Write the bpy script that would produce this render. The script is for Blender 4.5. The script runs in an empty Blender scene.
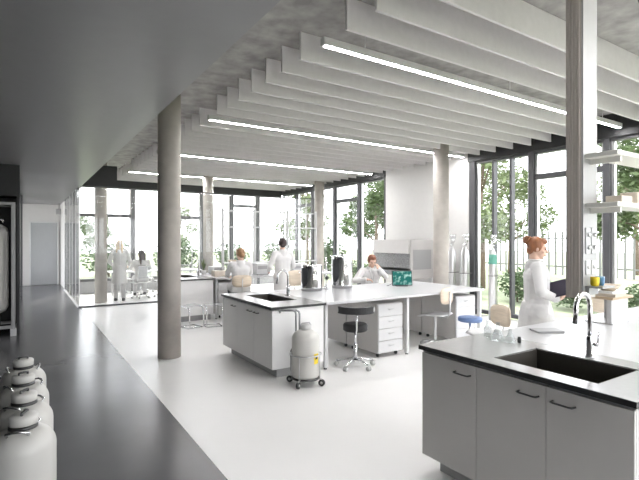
import bpy, bmesh, math, random
from mathutils import Vector, Matrix, Quaternion
random.seed(7)
C = bpy.context.scene.collection
R = math.radians
PI = math.pi

# ------------------------------------------------------------------ materials
def mat(name, col, rough=0.5, metal=0.0, spec=0.5, noise=0.0, nscale=8.0, bump=0.0, bscale=60.0, stretch=None, coat=0.0):
    m = bpy.data.materials.new(name); m.use_nodes = True
    nt = m.node_tree; b = nt.nodes['Principled BSDF']
    b.inputs['Base Color'].default_value = (*col, 1)
    b.inputs['Roughness'].default_value = rough
    b.inputs['Metallic'].default_value = metal
    b.inputs['Specular IOR Level'].default_value = spec
    b.inputs['Coat Weight'].default_value = coat
    tc = nt.nodes.new('ShaderNodeTexCoord'); src = tc.outputs['Object']
    if stretch:
        mp = nt.nodes.new('ShaderNodeMapping'); mp.inputs['Scale'].default_value = stretch
        nt.links.new(src, mp.inputs['Vector']); src = mp.outputs['Vector']
    if noise:
        n = nt.nodes.new('ShaderNodeTexNoise'); n.inputs['Scale'].default_value = nscale; n.inputs['Detail'].default_value = 5
        nt.links.new(src, n.inputs['Vector'])
        r = nt.nodes.new('ShaderNodeValToRGB')
        r.color_ramp.elements[0].position = .3; r.color_ramp.elements[1].position = .7
        r.color_ramp.elements[0].color = (*[c*(1-noise) for c in col], 1)
        r.color_ramp.elements[1].color = (*[min(1, c*(1+noise)) for c in col], 1)
        nt.links.new(n.outputs['Fac'], r.inputs['Fac']); nt.links.new(r.outputs['Color'], b.inputs['Base Color'])
    if bump:
        n2 = nt.nodes.new('ShaderNodeTexNoise'); n2.inputs['Scale'].default_value = bscale; n2.inputs['Detail'].default_value = 4
        nt.links.new(src, n2.inputs['Vector'])
        bp = nt.nodes.new('ShaderNodeBump'); bp.inputs['Strength'].default_value = bump; bp.inputs['Distance'].default_value = .01
        nt.links.new(n2.outputs['Fac'], bp.inputs['Height']); nt.links.new(bp.outputs['Normal'], b.inputs['Normal'])
    return m

def emis(name, col, s):
    m = bpy.data.materials.new(name); m.use_nodes = True; nt = m.node_tree; nt.nodes.clear()
    e = nt.nodes.new('ShaderNodeEmission'); e.inputs[0].default_value = (*col, 1); e.inputs[1].default_value = s
    o = nt.nodes.new('ShaderNodeOutputMaterial'); nt.links.new(e.outputs[0], o.inputs[0]); return m

def pane_mat(name, tint=(1, 1, 1), ior=1.35, rough=0.0, haze=0.0):
    m = bpy.data.materials.new(name); m.use_nodes = True; nt = m.node_tree; nt.nodes.clear()
    t = nt.nodes.new('ShaderNodeBsdfTransparent'); t.inputs[0].default_value = (*tint, 1)
    g = nt.nodes.new('ShaderNodeBsdfGlossy'); g.inputs['Roughness'].default_value = rough
    f = nt.nodes.new('ShaderNodeFresnel'); ge = nt.nodes.new('ShaderNodeNewGeometry')
    mr = nt.nodes.new('ShaderNodeMapRange'); mr.inputs[3].default_value = ior; mr.inputs[4].default_value = 1/ior
    nt.links.new(ge.outputs['Backfacing'], mr.inputs[0]); nt.links.new(mr.outputs[0], f.inputs[0])
    mx = nt.nodes.new('ShaderNodeMixShader'); o = nt.nodes.new('ShaderNodeOutputMaterial')
    nt.links.new(f.outputs[0], mx.inputs[0]); nt.links.new(t.outputs[0], mx.inputs[1]); nt.links.new(g.outputs[0], mx.inputs[2])
    last = mx
    if haze:
        d = nt.nodes.new('ShaderNodeBsdfDiffuse'); d.inputs[0].default_value = (.9, .9, .9, 1)
        m2 = nt.nodes.new('ShaderNodeMixShader'); m2.inputs[0].default_value = haze
        nt.links.new(mx.outputs[0], m2.inputs[1]); nt.links.new(d.outputs[0], m2.inputs[2]); last = m2
    nt.links.new(last.outputs[0], o.inputs[0]); return m

def clear_glass(name):
    m = bpy.data.materials.new(name); m.use_nodes = True; b = m.node_tree.nodes['Principled BSDF']
    b.inputs['Transmission Weight'].default_value = 1; b.inputs['Roughness'].default_value = .02; b.inputs['IOR'].default_value = 1.3
    return m

def screen_mat(name):
    m = bpy.data.materials.new(name); m.use_nodes = True; nt = m.node_tree; nt.nodes.clear()
    tc = nt.nodes.new('ShaderNodeTexCoord')
    v = nt.nodes.new('ShaderNodeTexNoise'); v.inputs['Scale'].default_value = 14; v.inputs['Detail'].default_value = 3
    nt.links.new(tc.outputs['Object'], v.inputs['Vector'])
    r = nt.nodes.new('ShaderNodeValToRGB'); e = r.color_ramp.elements
    e[0].position = .48; e[0].color = (.015, .085, .075, 1); e[1].position = .66; e[1].color = (.22, .36, .32, 1)
    nt.links.new(v.outputs['Fac'], r.inputs['Fac'])
    em = nt.nodes.new('ShaderNodeEmission'); em.inputs[1].default_value = 1.0
    nt.links.new(r.outputs['Color'], em.inputs[0])
    o = nt.nodes.new('ShaderNodeOutputMaterial'); nt.links.new(em.outputs[0], o.inputs[0]); return m

M = {}
M['floor'] = mat('white resin floor', (.87, .86, .845), .34, noise=.02, nscale=1.2, bump=.02, bscale=3)
M['aisle'] = mat('dark polished screed', (.115, .115, .122), .24, noise=.06, nscale=1.6, stretch=(1, 1, 1))
M['soffit'] = mat('grey painted soffit', (.25, .25, .262), .34, noise=.02)
M['concrete'] = mat('raw concrete slab', (.33, .32, .31), .85, noise=.28, nscale=5, bump=.25, bscale=18)
M['column'] = mat('cast concrete column', (.42, .39, .355), .75, noise=.14, nscale=3.5, bump=.12, bscale=22)
M['baffle'] = mat('pale grey acoustic felt', (.68, .66, .665), .85, noise=.03, nscale=14)
M['white_wall'] = mat('white plaster wall', (.66, .65, .635), .8, noise=.015)
M['black_wall'] = mat('black wall paint', (.02, .02, .021), .6, noise=.1)
M['frame'] = mat('anthracite window frame', (.075, .075, .08), .4, noise=.03)
M['steelgrey'] = mat('brushed steel door', (.30, .305, .31), .3, .85, noise=.05, nscale=3, stretch=(40, 1, 1))
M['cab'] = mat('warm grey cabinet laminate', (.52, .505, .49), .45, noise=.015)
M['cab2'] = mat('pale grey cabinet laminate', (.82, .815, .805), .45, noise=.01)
M['top'] = mat('light grey bench laminate', (.40, .395, .39), .2, noise=.02, nscale=30)
M['black_core'] = mat('black core laminate edge', (.012, .012, .012), .45)
M['white'] = mat('white powder coat', (.60, .60, .60), .38, noise=.008)
M['desk'] = mat('white desk laminate', (.54, .54, .545), .3, noise=.008)
M['plinth'] = mat('grey plinth', (.36, .36, .36), .4)
M['sinkblack'] = mat('black granite composite', (.055, .05, .042), .45, noise=.2, nscale=200)
M['chrome'] = mat('polished chrome', (.78, .78, .79), .12, 1.0)
M['darkmetal'] = mat('dark handle metal', (.10, .10, .10), .35, .8)
M['steel'] = mat('stainless steel vessel', (.68, .68, .69), .14, 1.0, noise=.04, nscale=4)
M['alu'] = mat('satin aluminium', (.62, .62, .62), .32, .9)
M['post'] = mat('anodised bronze profile', (.58, .535, .49), .5, 0, noise=.08, nscale=3, stretch=(60, 60, .4))
M['post_face'] = mat('white service panel', (.46, .46, .46), .4, noise=.01)
M['shelf'] = mat('cream shelf board', (.80, .79, .74), .45, noise=.015)
M['tank'] = mat('off white enamelled vessel', (.58, .57, .54), .38, noise=.03, nscale=3, coat=.15)
M['tankcap'] = mat('grey plastic collar', (.50, .50, .49), .5)
M['rubber'] = mat('dark rubber', (.03, .03, .032), .6)
M['charcoal'] = mat('charcoal upholstery', (.014, .014, .015), .6, noise=.1, nscale=40, bump=.1, bscale=200)
M['blue'] = mat('blue vinyl', (.12, .19, .37), .45, noise=.04)
M['wood'] = mat('pale beech veneer', (.66, .56, .44), .5, noise=.1, nscale=6, stretch=(1, 1, 9))
M['wood2'] = mat('light oak', (.52, .40, .27), .5, noise=.14, nscale=6, stretch=(9, 1, 1))
M['beige'] = mat('kraft paper', (.62, .55, .47), .75, noise=.04)
M['yellow'] = mat('yellow print', (.80, .60, .02), .5)
M['ink'] = mat('black print ink', (.02, .02, .02), .6)
M['bluecup'] = mat('blue glazed ceramic', (.05, .16, .30), .3)
M['teal'] = mat('green band paint', (.12, .36, .28), .5)
M['plastic_dark'] = mat('dark plastic', (.03, .032, .035), .4)
M['skin'] = mat('skin', (.66, .44, .34), .55, noise=.04, nscale=20)
M['coat'] = mat('white cotton coat', (.68, .67, .665), .85, noise=.02, bump=.25, bscale=14)
M['trouser'] = mat('pale grey cotton', (.55, .54, .54), .85, noise=.03)
M['jeans'] = mat('dark trousers', (.08, .085, .1), .85, noise=.05)
M['hair_auburn'] = mat('auburn hair', (.27, .105, .045), .5, noise=.3, nscale=25, bump=.5, bscale=60, stretch=(1, 1, .3))
M['hair_brown'] = mat('light brown hair', (.33, .19, .10), .5, noise=.3, nscale=25, bump=.5, bscale=60)
M['hair_black'] = mat('dark brown hair', (.03, .016, .016), .5, noise=.3, nscale=25, bump=.5, bscale=60)
M['hair_blond'] = mat('blond hair', (.55, .38, .17), .5, noise=.25, nscale=25, bump=.5, bscale=60)
M['hair_red'] = mat('reddish brown hair', (.25, .09, .05), .5, noise=.3, nscale=25, bump=.5, bscale=60)
M['lips'] = mat('lips', (.50, .20, .17), .5)
M['eye'] = mat('dark eye', (.03, .02, .02), .3)
M['clip'] = mat('dark plum cover', (.022, .017, .032), .75, spec=.2)
M['paper'] = mat('white paper', (.85, .85, .84), .8)
M['win'] = pane_mat('window glass', (.97, .98, .975), 1.25)
M['part'] = pane_mat('partition glass', (.97, .975, .97), 1.45, haze=.03)
M['acrylic'] = pane_mat('clear acrylic', (.93, .94, .95), 1.4, haze=.16)
M['flask'] = pane_mat('laboratory glass', (.94, .95, .95), 1.4, haze=.05)
M['strip'] = emis('luminous diffuser', (1, .985, .99), 51)
M['screen'] = screen_mat('cell image screen')
M['lawn'] = mat('mown lawn', (.17, .20, .12), .95, noise=.25, nscale=2.5, bump=.3, bscale=40)
M['leaf'] = mat('sunlit leaves', (.08, .12, .045), .7, noise=.35, nscale=2.2)
M['leaf2'] = mat('pale leaves', (.14, .18, .08), .7, noise=.3, nscale=2.2)
M['bark'] = mat('grey bark', (.17, .13, .10), .9, noise=.3, nscale=10, bump=.4, bscale=20)
M['fence'] = mat('weathered grey fence', (.22, .22, .22), .7, noise=.1)
M['bounce_ground'] = mat('added pale bounce ground', (.55, .54, .52), .8, noise=.06)
M['hedge'] = mat('hedge leaves', (.06, .10, .04), .75, noise=.4, nscale=3)

# ------------------------------------------------------------------ mesh helpers
class MB:
    def __init__(s): s.bm = bmesh.new(); s.mats = []; s.cur = 0
    def use(s, m):
        if m not in s.mats: s.mats.append(m)
        s.cur = s.mats.index(m); return s
    def _mark(s, faces):
        for f in faces: f.material_index = s.cur
    def box(s, x0, x1, y0, y1, z0, z1, bev=0.0, seg=2, mtx=None):
        r = bmesh.ops.create_cube(s.bm, size=1)
        vs = r['verts']
        for v in vs:
            v.co = Vector(((x0+x1)/2+v.co.x*(x1-x0), (y0+y1)/2+v.co.y*(y1-y0), (z0+z1)/2+v.co.z*(z1-z0)))
        fs = list({f for v in vs for f in v.link_faces})
        if bev:
            es = list({e for v in vs for e in v.link_edges})
            rb = bmesh.ops.bevel(s.bm, geom=es, offset=bev, segments=seg, affect='EDGES', profile=.5)
            fs = rb['faces'] + [f for f in fs if f.is_valid]
            vs = list({v for f in fs for v in f.verts})
        if mtx: bmesh.ops.transform(s.bm, matrix=mtx, verts=vs)
        s._mark(fs); return s
    def lathe(s, prof, n=32, c=(0, 0, 0), axis=None, cap=True):
        q = Quaternion() if axis is None else Vector((0, 0, 1)).rotation_difference(Vector(axis))
        rings = []
        for r, z in prof:
            if r < 1e-5: rings.append([s.bm.verts.new(Vector(c)+q @ Vector((0, 0, z)))])
            else: rings.append([s.bm.verts.new(Vector(c)+q @ Vector((r*math.cos(2*PI*i/n), r*math.sin(2*PI*i/n), z))) for i in range(n)])
        fs = []
        for a, b in zip(rings, rings[1:]):
            for i in range(n):
                j = (i+1) % n
                if len(a) == 1 and len(b) == 1: continue
                if len(a) == 1: fs.append(s.bm.faces.new((a[0], b[j], b[i])))
                elif len(b) == 1: fs.append(s.bm.faces.new((a[i], a[j], b[0])))
                else: fs.append(s.bm.faces.new((a[i], a[j], b[j], b[i])))
        if cap:
            if len(rings[0]) > 1: fs.append(s.bm.faces.new(rings[0][::-1]))
            if len(rings[-1]) > 1: fs.append(s.bm.faces.new(rings[-1]))
        for f in fs: f.smooth = True
        s._mark(fs); return s
    def cyl(s, p, q, r, r2=None, n=16):
        p, q = Vector(p), Vector(q); L = (q-p).length
        return s.lathe([(r, 0), (r if r2 is None else r2, L)], n, p, (q-p).normalized())
    def tube(s, pts, r, n=10, closed=False):
        pts = [Vector(p) for p in pts]; N = len(pts); rings = []; nrm = None
        for i, p in enumerate(pts):
            if closed: t = pts[(i+1) % N]-pts[i-1]
            else: t = pts[min(i+1, N-1)]-pts[max(i-1, 0)]
            t.normalize()
            if nrm is None:
                a = Vector((0, 0, 1)) if abs(t.z) < .9 else Vector((1, 0, 0)); nrm = a.cross(t).normalized()
            else:
                nrm = (nrm - t*nrm.dot(t)).normalized()
            bn = t.cross(nrm); rr = r[i] if isinstance(r, (list, tuple)) else r
            rings.append([s.bm.verts.new(p+rr*(math.cos(2*PI*k/n)*nrm+math.sin(2*PI*k/n)*bn)) for k in range(n)])
        fs = []
        prs = list(zip(rings, rings[1:])) + ([(rings[-1], rings[0])] if closed else [])
        for a, b in prs:
            for k in range(n): fs.append(s.bm.faces.new((a[k], a[(k+1) % n], b[(k+1) % n], b[k])))
        if not closed: fs.append(s.bm.faces.new(rings[0][::-1])); fs.append(s.bm.faces.new(rings[-1]))
        for f in fs: f.smooth = True
        s._mark(fs); return s
    def ell(s, c, rad, q=None, u=16, v=12):
        r = bmesh.ops.create_uvsphere(s.bm, u_segments=u, v_segments=v, radius=1)
        for w in r['verts']:
            p = Vector((w.co.x*rad[0], w.co.y*rad[1], w.co.z*rad[2]))
            w.co = Vector(c)+(q @ p if q else p)
        fs = list({f for w in r['verts'] for f in w.link_faces})
        for f in fs: f.smooth = True
        s._mark(fs); return s
    def cap(s, p, r1, q, r2, n=14):
        p, q = Vector(p), Vector(q); L = (q-p).length
        if L < 1e-5: return s.ell(p, (r1,)*3)
        pr = []
        for i in range(5): a = -PI/2+i*PI/8; pr.append((max(r1*math.cos(a), 0), r1*math.sin(a)))
        for i in range(5): a = i*PI/8; pr.append((max(r2*math.cos(a), 0), L+r2*math.sin(a)))
        pr[0] = (0, pr[0][1]); pr[-1] = (0, pr[-1][1])
        return s.lathe(pr, n, p, (q-p).normalized())
    def poly(s, pts, z0, z1):
        lo = [s.bm.verts.new((x, y, z0)) for x, y in pts]; hi = [s.bm.verts.new((x, y, z1)) for x, y in pts]
        fs = [s.bm.faces.new(lo[::-1]), s.bm.faces.new(hi)]
        n = len(pts)
        for i in range(n): fs.append(s.bm.faces.new((lo[i], lo[(i+1) % n], hi[(i+1) % n], hi[i])))
        s._mark(fs); return s
    def quad(s, a, b, c, d):
        s._mark([s.bm.faces.new([s.bm.verts.new(p) for p in (a, b, c, d)])]); return s
    def build(s, name, m=None, parent=None, loc=(0, 0, 0)):
        me = bpy.data.meshes.new(name)
        bmesh.ops.recalc_face_normals(s.bm, faces=s.bm.faces)
        s.bm.to_mesh(me); s.bm.free()
        for x in (s.mats or [m]): me.materials.append(x if not isinstance(x, str) else M[x])
        o = bpy.data.objects.new(name, me); C.objects.link(o); o.location = loc
        if parent: o.parent = parent
        return o

def tag(o, label=None, cat=None, group=None, kind=None):
    for k, v in (('label', label), ('category', cat), ('group', group), ('kind', kind)):
        if v: o[k] = v
    return o
def thing(name, label, cat, loc=(0, 0, 0), rz=0, group=None):
    o = bpy.data.objects.new(name, None); C.objects.link(o); o.location = loc; o.rotation_euler.z = rz
    o.empty_display_size = .1
    return tag(o, label, cat, group)
def kids(o): return [c for c in bpy.data.objects if c.parent == o]
def copy_tree(o, parent=None):
    ch = kids(o); c = o.copy(); C.objects.link(c)
    if parent: c.parent = parent
    for k in ch: copy_tree(k, c)
    return c
def struct(o, label, cat): return tag(o, label, cat, None, 'structure')
def one(name, mb, m, label, cat, loc=(0, 0, 0), group=None, rz=0):
    o = mb.build(name, M[m] if isinstance(m, str) else m, None, loc); o.rotation_euler.z = rz
    return tag(o, label, cat, group)

# ------------------------------------------------------------------ dimensions
XF, YF = 8.4, 15.6              # window facades
XA = 1.18                       # edge of the dark aisle floor and of the soffit
ZS, ZC, ZB = 2.96, 3.79, 3.5     # soffit, slab, baffle undersides
ZT = 3.39                       # heads of the windows
YG = 12.46                      # glass partition

# ------------------------------------------------------------------ shell
struct(MB().box(XA, XF+.12, -4, YF+.12, -.12, 0).build('floor', M['floor']), 'white resin floor of the laboratory', 'floor')
struct(MB().box(-3.6, XA, -4, 19.6, -.12, 0).build('floor_aisle', M['aisle']), 'dark polished floor of the aisle beside the glass room', 'floor')
struct(MB().box(XA, XF+.25, -4, YF+.25, ZC, ZC+.2).build('ceiling', M['concrete']), 'raw concrete ceiling slab above the baffles', 'ceiling')
struct(MB().box(-3.6, XA, -4, 19.6, ZS, ZC+.2).build('ceiling_soffit', M['soffit']), 'lowered smooth grey ceiling over the dark aisle', 'ceiling')
struct(MB().box(-3.8, -3.6, -4, 9.5, 0, ZS).build('wall_left', M['black_wall']), 'dark wall far to the left of the aisle', 'wall')
struct(MB().box(-3.8, XF+.3, -4.2, -4, 2.9, ZC+.2).box(-3.8, XF+.3, -4.2, -4, 0, .12).box(-3.8, -.9, -4.2, -4, .12, 2.9).box(8.2, XF+.3, -4.2, -4, .12, 2.9).build('wall_back', M['white_wall']), 'wall behind the viewer', 'wall')
wb = thing('window_30', None, None); struct(wb, 'unseen glazing added behind the viewer to light the bench faces', 'window')  # unseen glazing, added to brighten faces turned to viewer and aisle
f = MB()
for k in range(7): f.box(-.9+k*1.5, -.84+k*1.5, -4.15, -4.05, .12, 2.9)
f.build('frame', M['frame'], wb); MB().box(-.9, 8.2, -4.105, -4.095, .12, 2.9).build('pane', M['win'], wb)
# dark block with a shallow recess at its front
w = MB()
w.box(-3.8, -1.75, 9.55, 10.6, 0, ZS).box(-1.75, -.055, 10.2, 10.6, 0, ZS).box(-1.75, -.1, 9.55, 10.2, 2.42, ZS).box(-.1, -.055, 9.55, 10.2, 0, ZS)
struct(w.build('wall_niche', M['black_wall']), 'black wall with an equipment niche at the left', 'wall')
struct(MB().box(-.25, -.07, 10.6, 10.9, 0, ZS).build('wall_aisle', M['white_wall']), 'short side wall of the aisle just beyond the black niche', 'wall')
struct(MB().box(-.07, -.02, 15.9, 16.6, 0, ZS).build('trim_1', M['frame']), 'dark door jamb at the end of the aisle', 'trim')
struct(MB().box(-.6, XA+.6, 19.5, 19.7, 0, ZS+.3).build('wall_end', M['white_wall']), 'white wall closing the far end of the aisle', 'wall')
struct(MB().box(XA-.02, XA+.12, YF+1.6, 19.5, 0, ZS).build('wall_lobby', M['white_wall']), 'white wall beside the steel door at the aisle end', 'wall')
# end of aisle side light (window in the left wall near the end)
wn = thing('window_1', None, None); struct(wn, 'glazing along the left side of the far aisle', 'window')
f = MB().box(-.2, -.1, 10.9, 19.5, 0, .06).box(-.2, -.1, 10.9, 19.5, 2.88, ZS)
for k in range(7): f.box(-.2, -.1, 10.9+k*1.423, 10.96+k*1.423, .06, 2.88)
f.build('frame', M['frame'], wn)
MB().box(-.155, -.145, 10.9, 19.5, .06, 2.88).build('pane', M['win'], wn)
# steel door
dr = thing('door_1', None, None, (0.64, 19.5, 0)); struct(dr, 'brushed steel sliding door at the far end of the aisle', 'door')
MB().box(-.42, .42, -.03, 0, .01, 2.28, .004).build('panel', M['steelgrey'], dr)
MB().box(-.46, -.42, -.06, 0, 0, 2.32).box(.42, .46, -.06, 0, 0, 2.32).box(-.42, .42, -.06, 0, 2.28, 2.32).build('frame', M['alu'], dr)

# facade on the right (x = XF): solid panel and window bays
struct(MB().box(XF-.02, XF+.25, 6.76, 9.55, 0, ZC).build('wall_right', M['white_wall']), 'white wall panel between the window bays, behind the fume cabinet', 'wall')
struct(MB().box(XF-.05, XF+.22, -4, 6.76, ZT, ZC).build('trim_2', M['black_wall']), 'dark fascia above the nearer right windows', 'trim')
struct(MB().box(XF-.05, XF+.22, 9.55, YF+.22, ZT, ZC).build('trim_3', M['black_wall']), 'dark fascia above the farther right windows', 'trim')
struct(MB().box(XA, XF-.05, YF-.05, YF+.22, 3.28, ZC).build('trim_4', M['black_wall']), 'dark fascia above the windows of the far facade', 'trim')
struct(MB().box(XA-.02, XA+.04, YG, YF+1.6, ZS, ZC).build('trim_5', M['soffit']), 'edge face of the lowered ceiling above the glass room', 'trim')
nwin = [1]
def window(axis, a, b, z0, label, transoms=(), c=None, bars=()):
    """a window bay between a and b along the facade, frame on its near side"""
    nwin[0] += 1; c = XF if c is None else c
    t = thing('window_%d' % nwin[0], None, None); struct(t, label, 'window')
    def bx(m, u0, u1, d0, d1, zz0, zz1):
        if axis == 'y': m.box(c+d0, c+d1, u0, u1, zz0, zz1)
        else: m.box(u0, u1, c+d0, c+d1, zz0, zz1)
    f = MB()
    bx(f, a, a+.1, 0, .2, 0, ZT); bx(f, b-.012, b, .05, .15, 0, ZT)
    bx(f, a+.1, b-.012, .03, .17, z0-.08, z0); bx(f, a+.1, b-.012, .03, .17, ZT-.05, ZT)
    for tz in transoms: bx(f, a+.1, b-.012, .03, .17, tz-.05, tz+.05)
    for mz in bars: bx(f, mz, mz+.05, .03, .15, z0, ZT-.05)
    f.build('frame', M['frame'], t)
    s = MB(); bx(s, a+.1, a+.15, .06, .13, z0, ZT-.05); bx(s, b-.06, b-.012, .06, .13, z0, ZT-.05); s.build('sash', M['alu'], t)
    g = MB(); bx(g, a+.15, b-.06, .09, .1, z0, ZT-.05); g.build('pane', M['win'], t)
    return t
yb = [-4.0, -2.9, -1.53, -.14, 1.25, 2.45, 3.84, 5.23, 6.62]
for a, b in zip(yb, yb[1:]):
    window('y', a, b, .12, {2.45: 'window bay at the right edge behind the shelves', 3.84: 'window bay with a high transom behind the standing woman',
        5.23: 'tall undivided window bay beside the gas cylinders'}.get(a, 'window bay of the right facade outside the view'),
        (2.89,) if a in (3.84, -.14, -2.9) else (), None, (5.72, 6.14) if a == 5.23 else ())
struct(MB().box(XF, XF+.2, 6.62, 6.76, 0, ZT).build('trim_6', M['frame']), 'dark post between white wall and the gas cylinders window', 'trim')
yb2 = [9.55, 10.77, 12.05, 13.4, 14.5, YF]
for i, (a, b) in enumerate(zip(yb2, yb2[1:])):
    window('y', a, b, .12, ['window bay next to the white wall panel, behind the steel vessels', 'window bay with transom behind the steel vessels', 'window bay by the thin far column',
        'second bay from the far corner of the room', 'window bay at the far corner of the room'][i], (2.89,) if i in (1, 3) else ())
xb = [XA+.03, 2.92, 4.05, 5.2, 6.3, 7.35, XF]
for i, (a, b) in enumerate(zip(xb, xb[1:])):
    window('x', a, b, .45, 'far facade window bay %s' % ['at the glass room corner', 'behind the seated pair in the glass room', 'just right of the near concrete column',
        'behind the seated woman at the far bench', 'behind the standing man', 'at the far right corner'][i], (2.42,) if i in (0, 2) else ((2.9,) if i == 4 else ()), YF)
struct(MB().box(XA+.13, XF, YF+.02, YF+.16, 0, .37).build('baseboard_far', M['plinth']), 'grey low parapet under the far windows', 'parapet')

struct(MB().box(XA+.041, 1.98, YG-.05, YG+.05, ZS+.021, ZB).build('trim_7', M['black_wall']), 'black bulkhead above the corner of the glass room', 'trim')
# columns
def column(x, y, r, label, top=ZC):
    o = MB().lathe([(r, 0), (r, top)], 40).build('column', M['column'], None, (x, y, 0)); struct(o, label, 'column')
column(1.73, 6.56, .156, 'round concrete column rising from the white floor beside the dark aisle')
column(7.22, 6.52, .155, 'round concrete column beside the fume cabinet')
column(1.72, 13.25, .15, 'round concrete column inside the glass room')
column(4.62, 13.2, .15, 'slender round column behind the far bench')
column(7.95, 12.25, .15, 'slender round column near the far right windows')

# glass partition: framed run along x and run along y
gp = thing('wall_glass', None, None); struct(gp, 'frameless glass front of the meeting room', 'glass partition')
f = MB().box(XA-.06, XF, YG-.03, YG+.03, 0, .035).box(XA+.02, XF, YG-.012, YG+.012, ZS, ZS+.02)
f.build('frame', M['frame'], gp)
x = XA-.04; k = 0
while x < XF-.1:
    x1 = min(x+.92, XF-.02)
    MB().box(x+.006, x1-.006, YG-.006, YG+.006, .035, ZS).build('pane', M['part'], gp)
    if k: MB().box(x-.006, x+.006, YG-.012, YG+.012, .035, ZS).build('joint', M['alu'], gp)
    x += .92; k += 1
gp = thing('wall_glass_side', None, None); struct(gp, 'glass side of the meeting room along the dark aisle', 'glass partition')
MB().box(XA-.07, XA-.01, YG+.03, YF+1.6, 0, .03).build('frame', M['white'], gp)
y = YG+.01
for k in range(5):
    MB().box(XA-.046, XA-.034, y+.006, y+.93, .03, ZS).build('pane', M['part'], gp)
    MB().box(XA-.05, XA-.03, y-.01, y+.006, .03, ZS).build('joint', M['alu'], gp); y += .936

# ------------------------------------------------------------------ ceiling baffles and strip lights
lightY = [3.62, 6.82, 10.02, 13.22, .42, -2.78]  # last two rows are unseen, added to brighten the room
ordw = ['first', 'second', 'third', 'fourth', 'fifth', 'sixth', 'seventh']
def strip_name(i): return ['nearest', 'second', 'third', 'farthest'][i]
bm0 = None
slots = [(1.56, 'grey ceiling baffle running over the shelves, nearest of all')] + [(2.44+.4*k, None) for k in range(0, 33)]
cnt = 0; zone = None
for yy, lab in slots:
    if any(abs(yy-l) < .1 for l in lightY): continue
    if lab is None:
        prev = [i for i, l in enumerate(lightY[:4]) if l < yy]
        if not prev:
            z = -1; cnt = cnt+1 if zone == z else 1; zone = z
            lab = 'pale grey ceiling baffle, %s in front of the nearest strip light' % ['third', 'second', 'first'][min(cnt-1, 2)]
        else:
            z = prev[-1]; cnt = cnt+1 if zone == z else 1; zone = z
            lab = 'pale grey ceiling baffle, %s behind the %s strip light' % (ordw[min(cnt-1, 6)], strip_name(z))
    if bm0 is None:
        bm0 = MB().box(2.385, XF-.06, -.014, .014, ZB, ZC, .003, 1).build('ceiling_baffle', M['baffle'], None, (0, yy, 0)); o = bm0
    else:
        o = bm0.copy(); C.objects.link(o); o.location = (0, yy, 0)
    tag(o, lab, 'ceiling baffle', 'ceiling baffles')
for i, yy in enumerate(lightY):
    t = thing('ceiling_strip_light', 'long %s' % ['nearest and brightest linear light between the baffles', 'linear ceiling light over the middle bench, second from the viewer',
        'linear ceiling light over the far bench, third from the viewer', 'linear ceiling light farthest away, by the glass room', 'linear light row added overhead just outside the view to brighten the room', 'unseen linear light row added behind the viewer to brighten the room'][i], 'ceiling light', (0, yy, 0), 0, 'linear ceiling lights')
    MB().box(2.385, 8.28, -.035, .035, ZB+.001, ZB+.075).build('housing', M['white'], t)
    MB().box(2.41, 8.26, -.024, .024, ZB-.0005, ZB+.002).build('diffuser', M['strip'], t)
    for px in (2.9, 5.3, 7.7): MB().cyl((px, 0, ZB+.075), (px, 0, ZC), .006, n=8).build('hanger', M['alu'], t)

# ------------------------------------------------------------------ benches
def handle_bar(parent, x, y0, y1, z, m='darkmetal'):
    h = MB().tube([(x, y0, z), (x-.03, y0+.004, z), (x-.034, y0+.02, z), (x-.034, y1-.02, z), (x-.03, y1-.004, z), (x, y1, z)], .0055, 8)
    return h.build('handle', M[m], parent)

def base_cabinet(x0, x1, y0, y1, ztop, hside, label, group, end=False, cab='cab2'):
    """unit whose door faces -x; hside -1: handle at the small-y side"""
    t = thing('base_cabinet', label, 'cabinet', (x0, (y0+y1)/2, 0), 0, group)
    w2 = (y1-y0)/2; D = x1-x0
    c = MB().box(.02, D, -w2+.001, w2-.001, .12, ztop-.26).box(D-.02, D, -w2+.001, w2-.001, ztop-.26, ztop)
    if end: c.box(.02, D-.02, *((-w2+.001, -w2+.02) if end == -1 else (w2-.02, w2-.001)), ztop-.26, ztop)
    c.build('carcass', M[cab], t)
    r = .08 if end else 0
    MB().box(.10, D-.03, -w2+(r if end == -1 else 0), w2-(r if end == 1 else 0), 0, .12).build('plinth', M['plinth'], t)
    d = MB().box(0, .02, -w2+.002, w2-.002, .12, ztop-.018, .002, 1).build('door', M[cab], t)
    yc = -w2+.10 if hside < 0 else w2-.10
    handle_bar(d, 0, yc-.06, yc+.06, ztop-.085)
    MB().box(.012, .09, -w2+.001, w2-.001, ztop-.016, ztop).build('top_rail', M['plinth'], t)
    return t

def sink_top(x0, x1, y0, y1, z, sx, sy, label, group, th=.032):
    t = thing('worktop', label, 'worktop', (0, 0, 0), 0, group)
    m = MB()
    for a in ((x0, sx[0], y0, y1), (sx[1], x1, y0, y1), (sx[0], sx[1], y0, sy[0]), (sx[0], sx[1], sy[1], y1)):
        m.box(a[0], a[1], a[2], a[3], z-.003, z)
    m.build('surface', M['top'], t)
    m = MB()
    for a in ((x0, sx[0], y0, y1), (sx[1], x1, y0, y1), (sx[0], sx[1], y0, sy[0]), (sx[0], sx[1], sy[1], y1)):
        m.box(a[0], a[1], a[2], a[3], z-th, z-.003)
    m.build('black_edge', M['black_core'], t)
    return t

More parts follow.
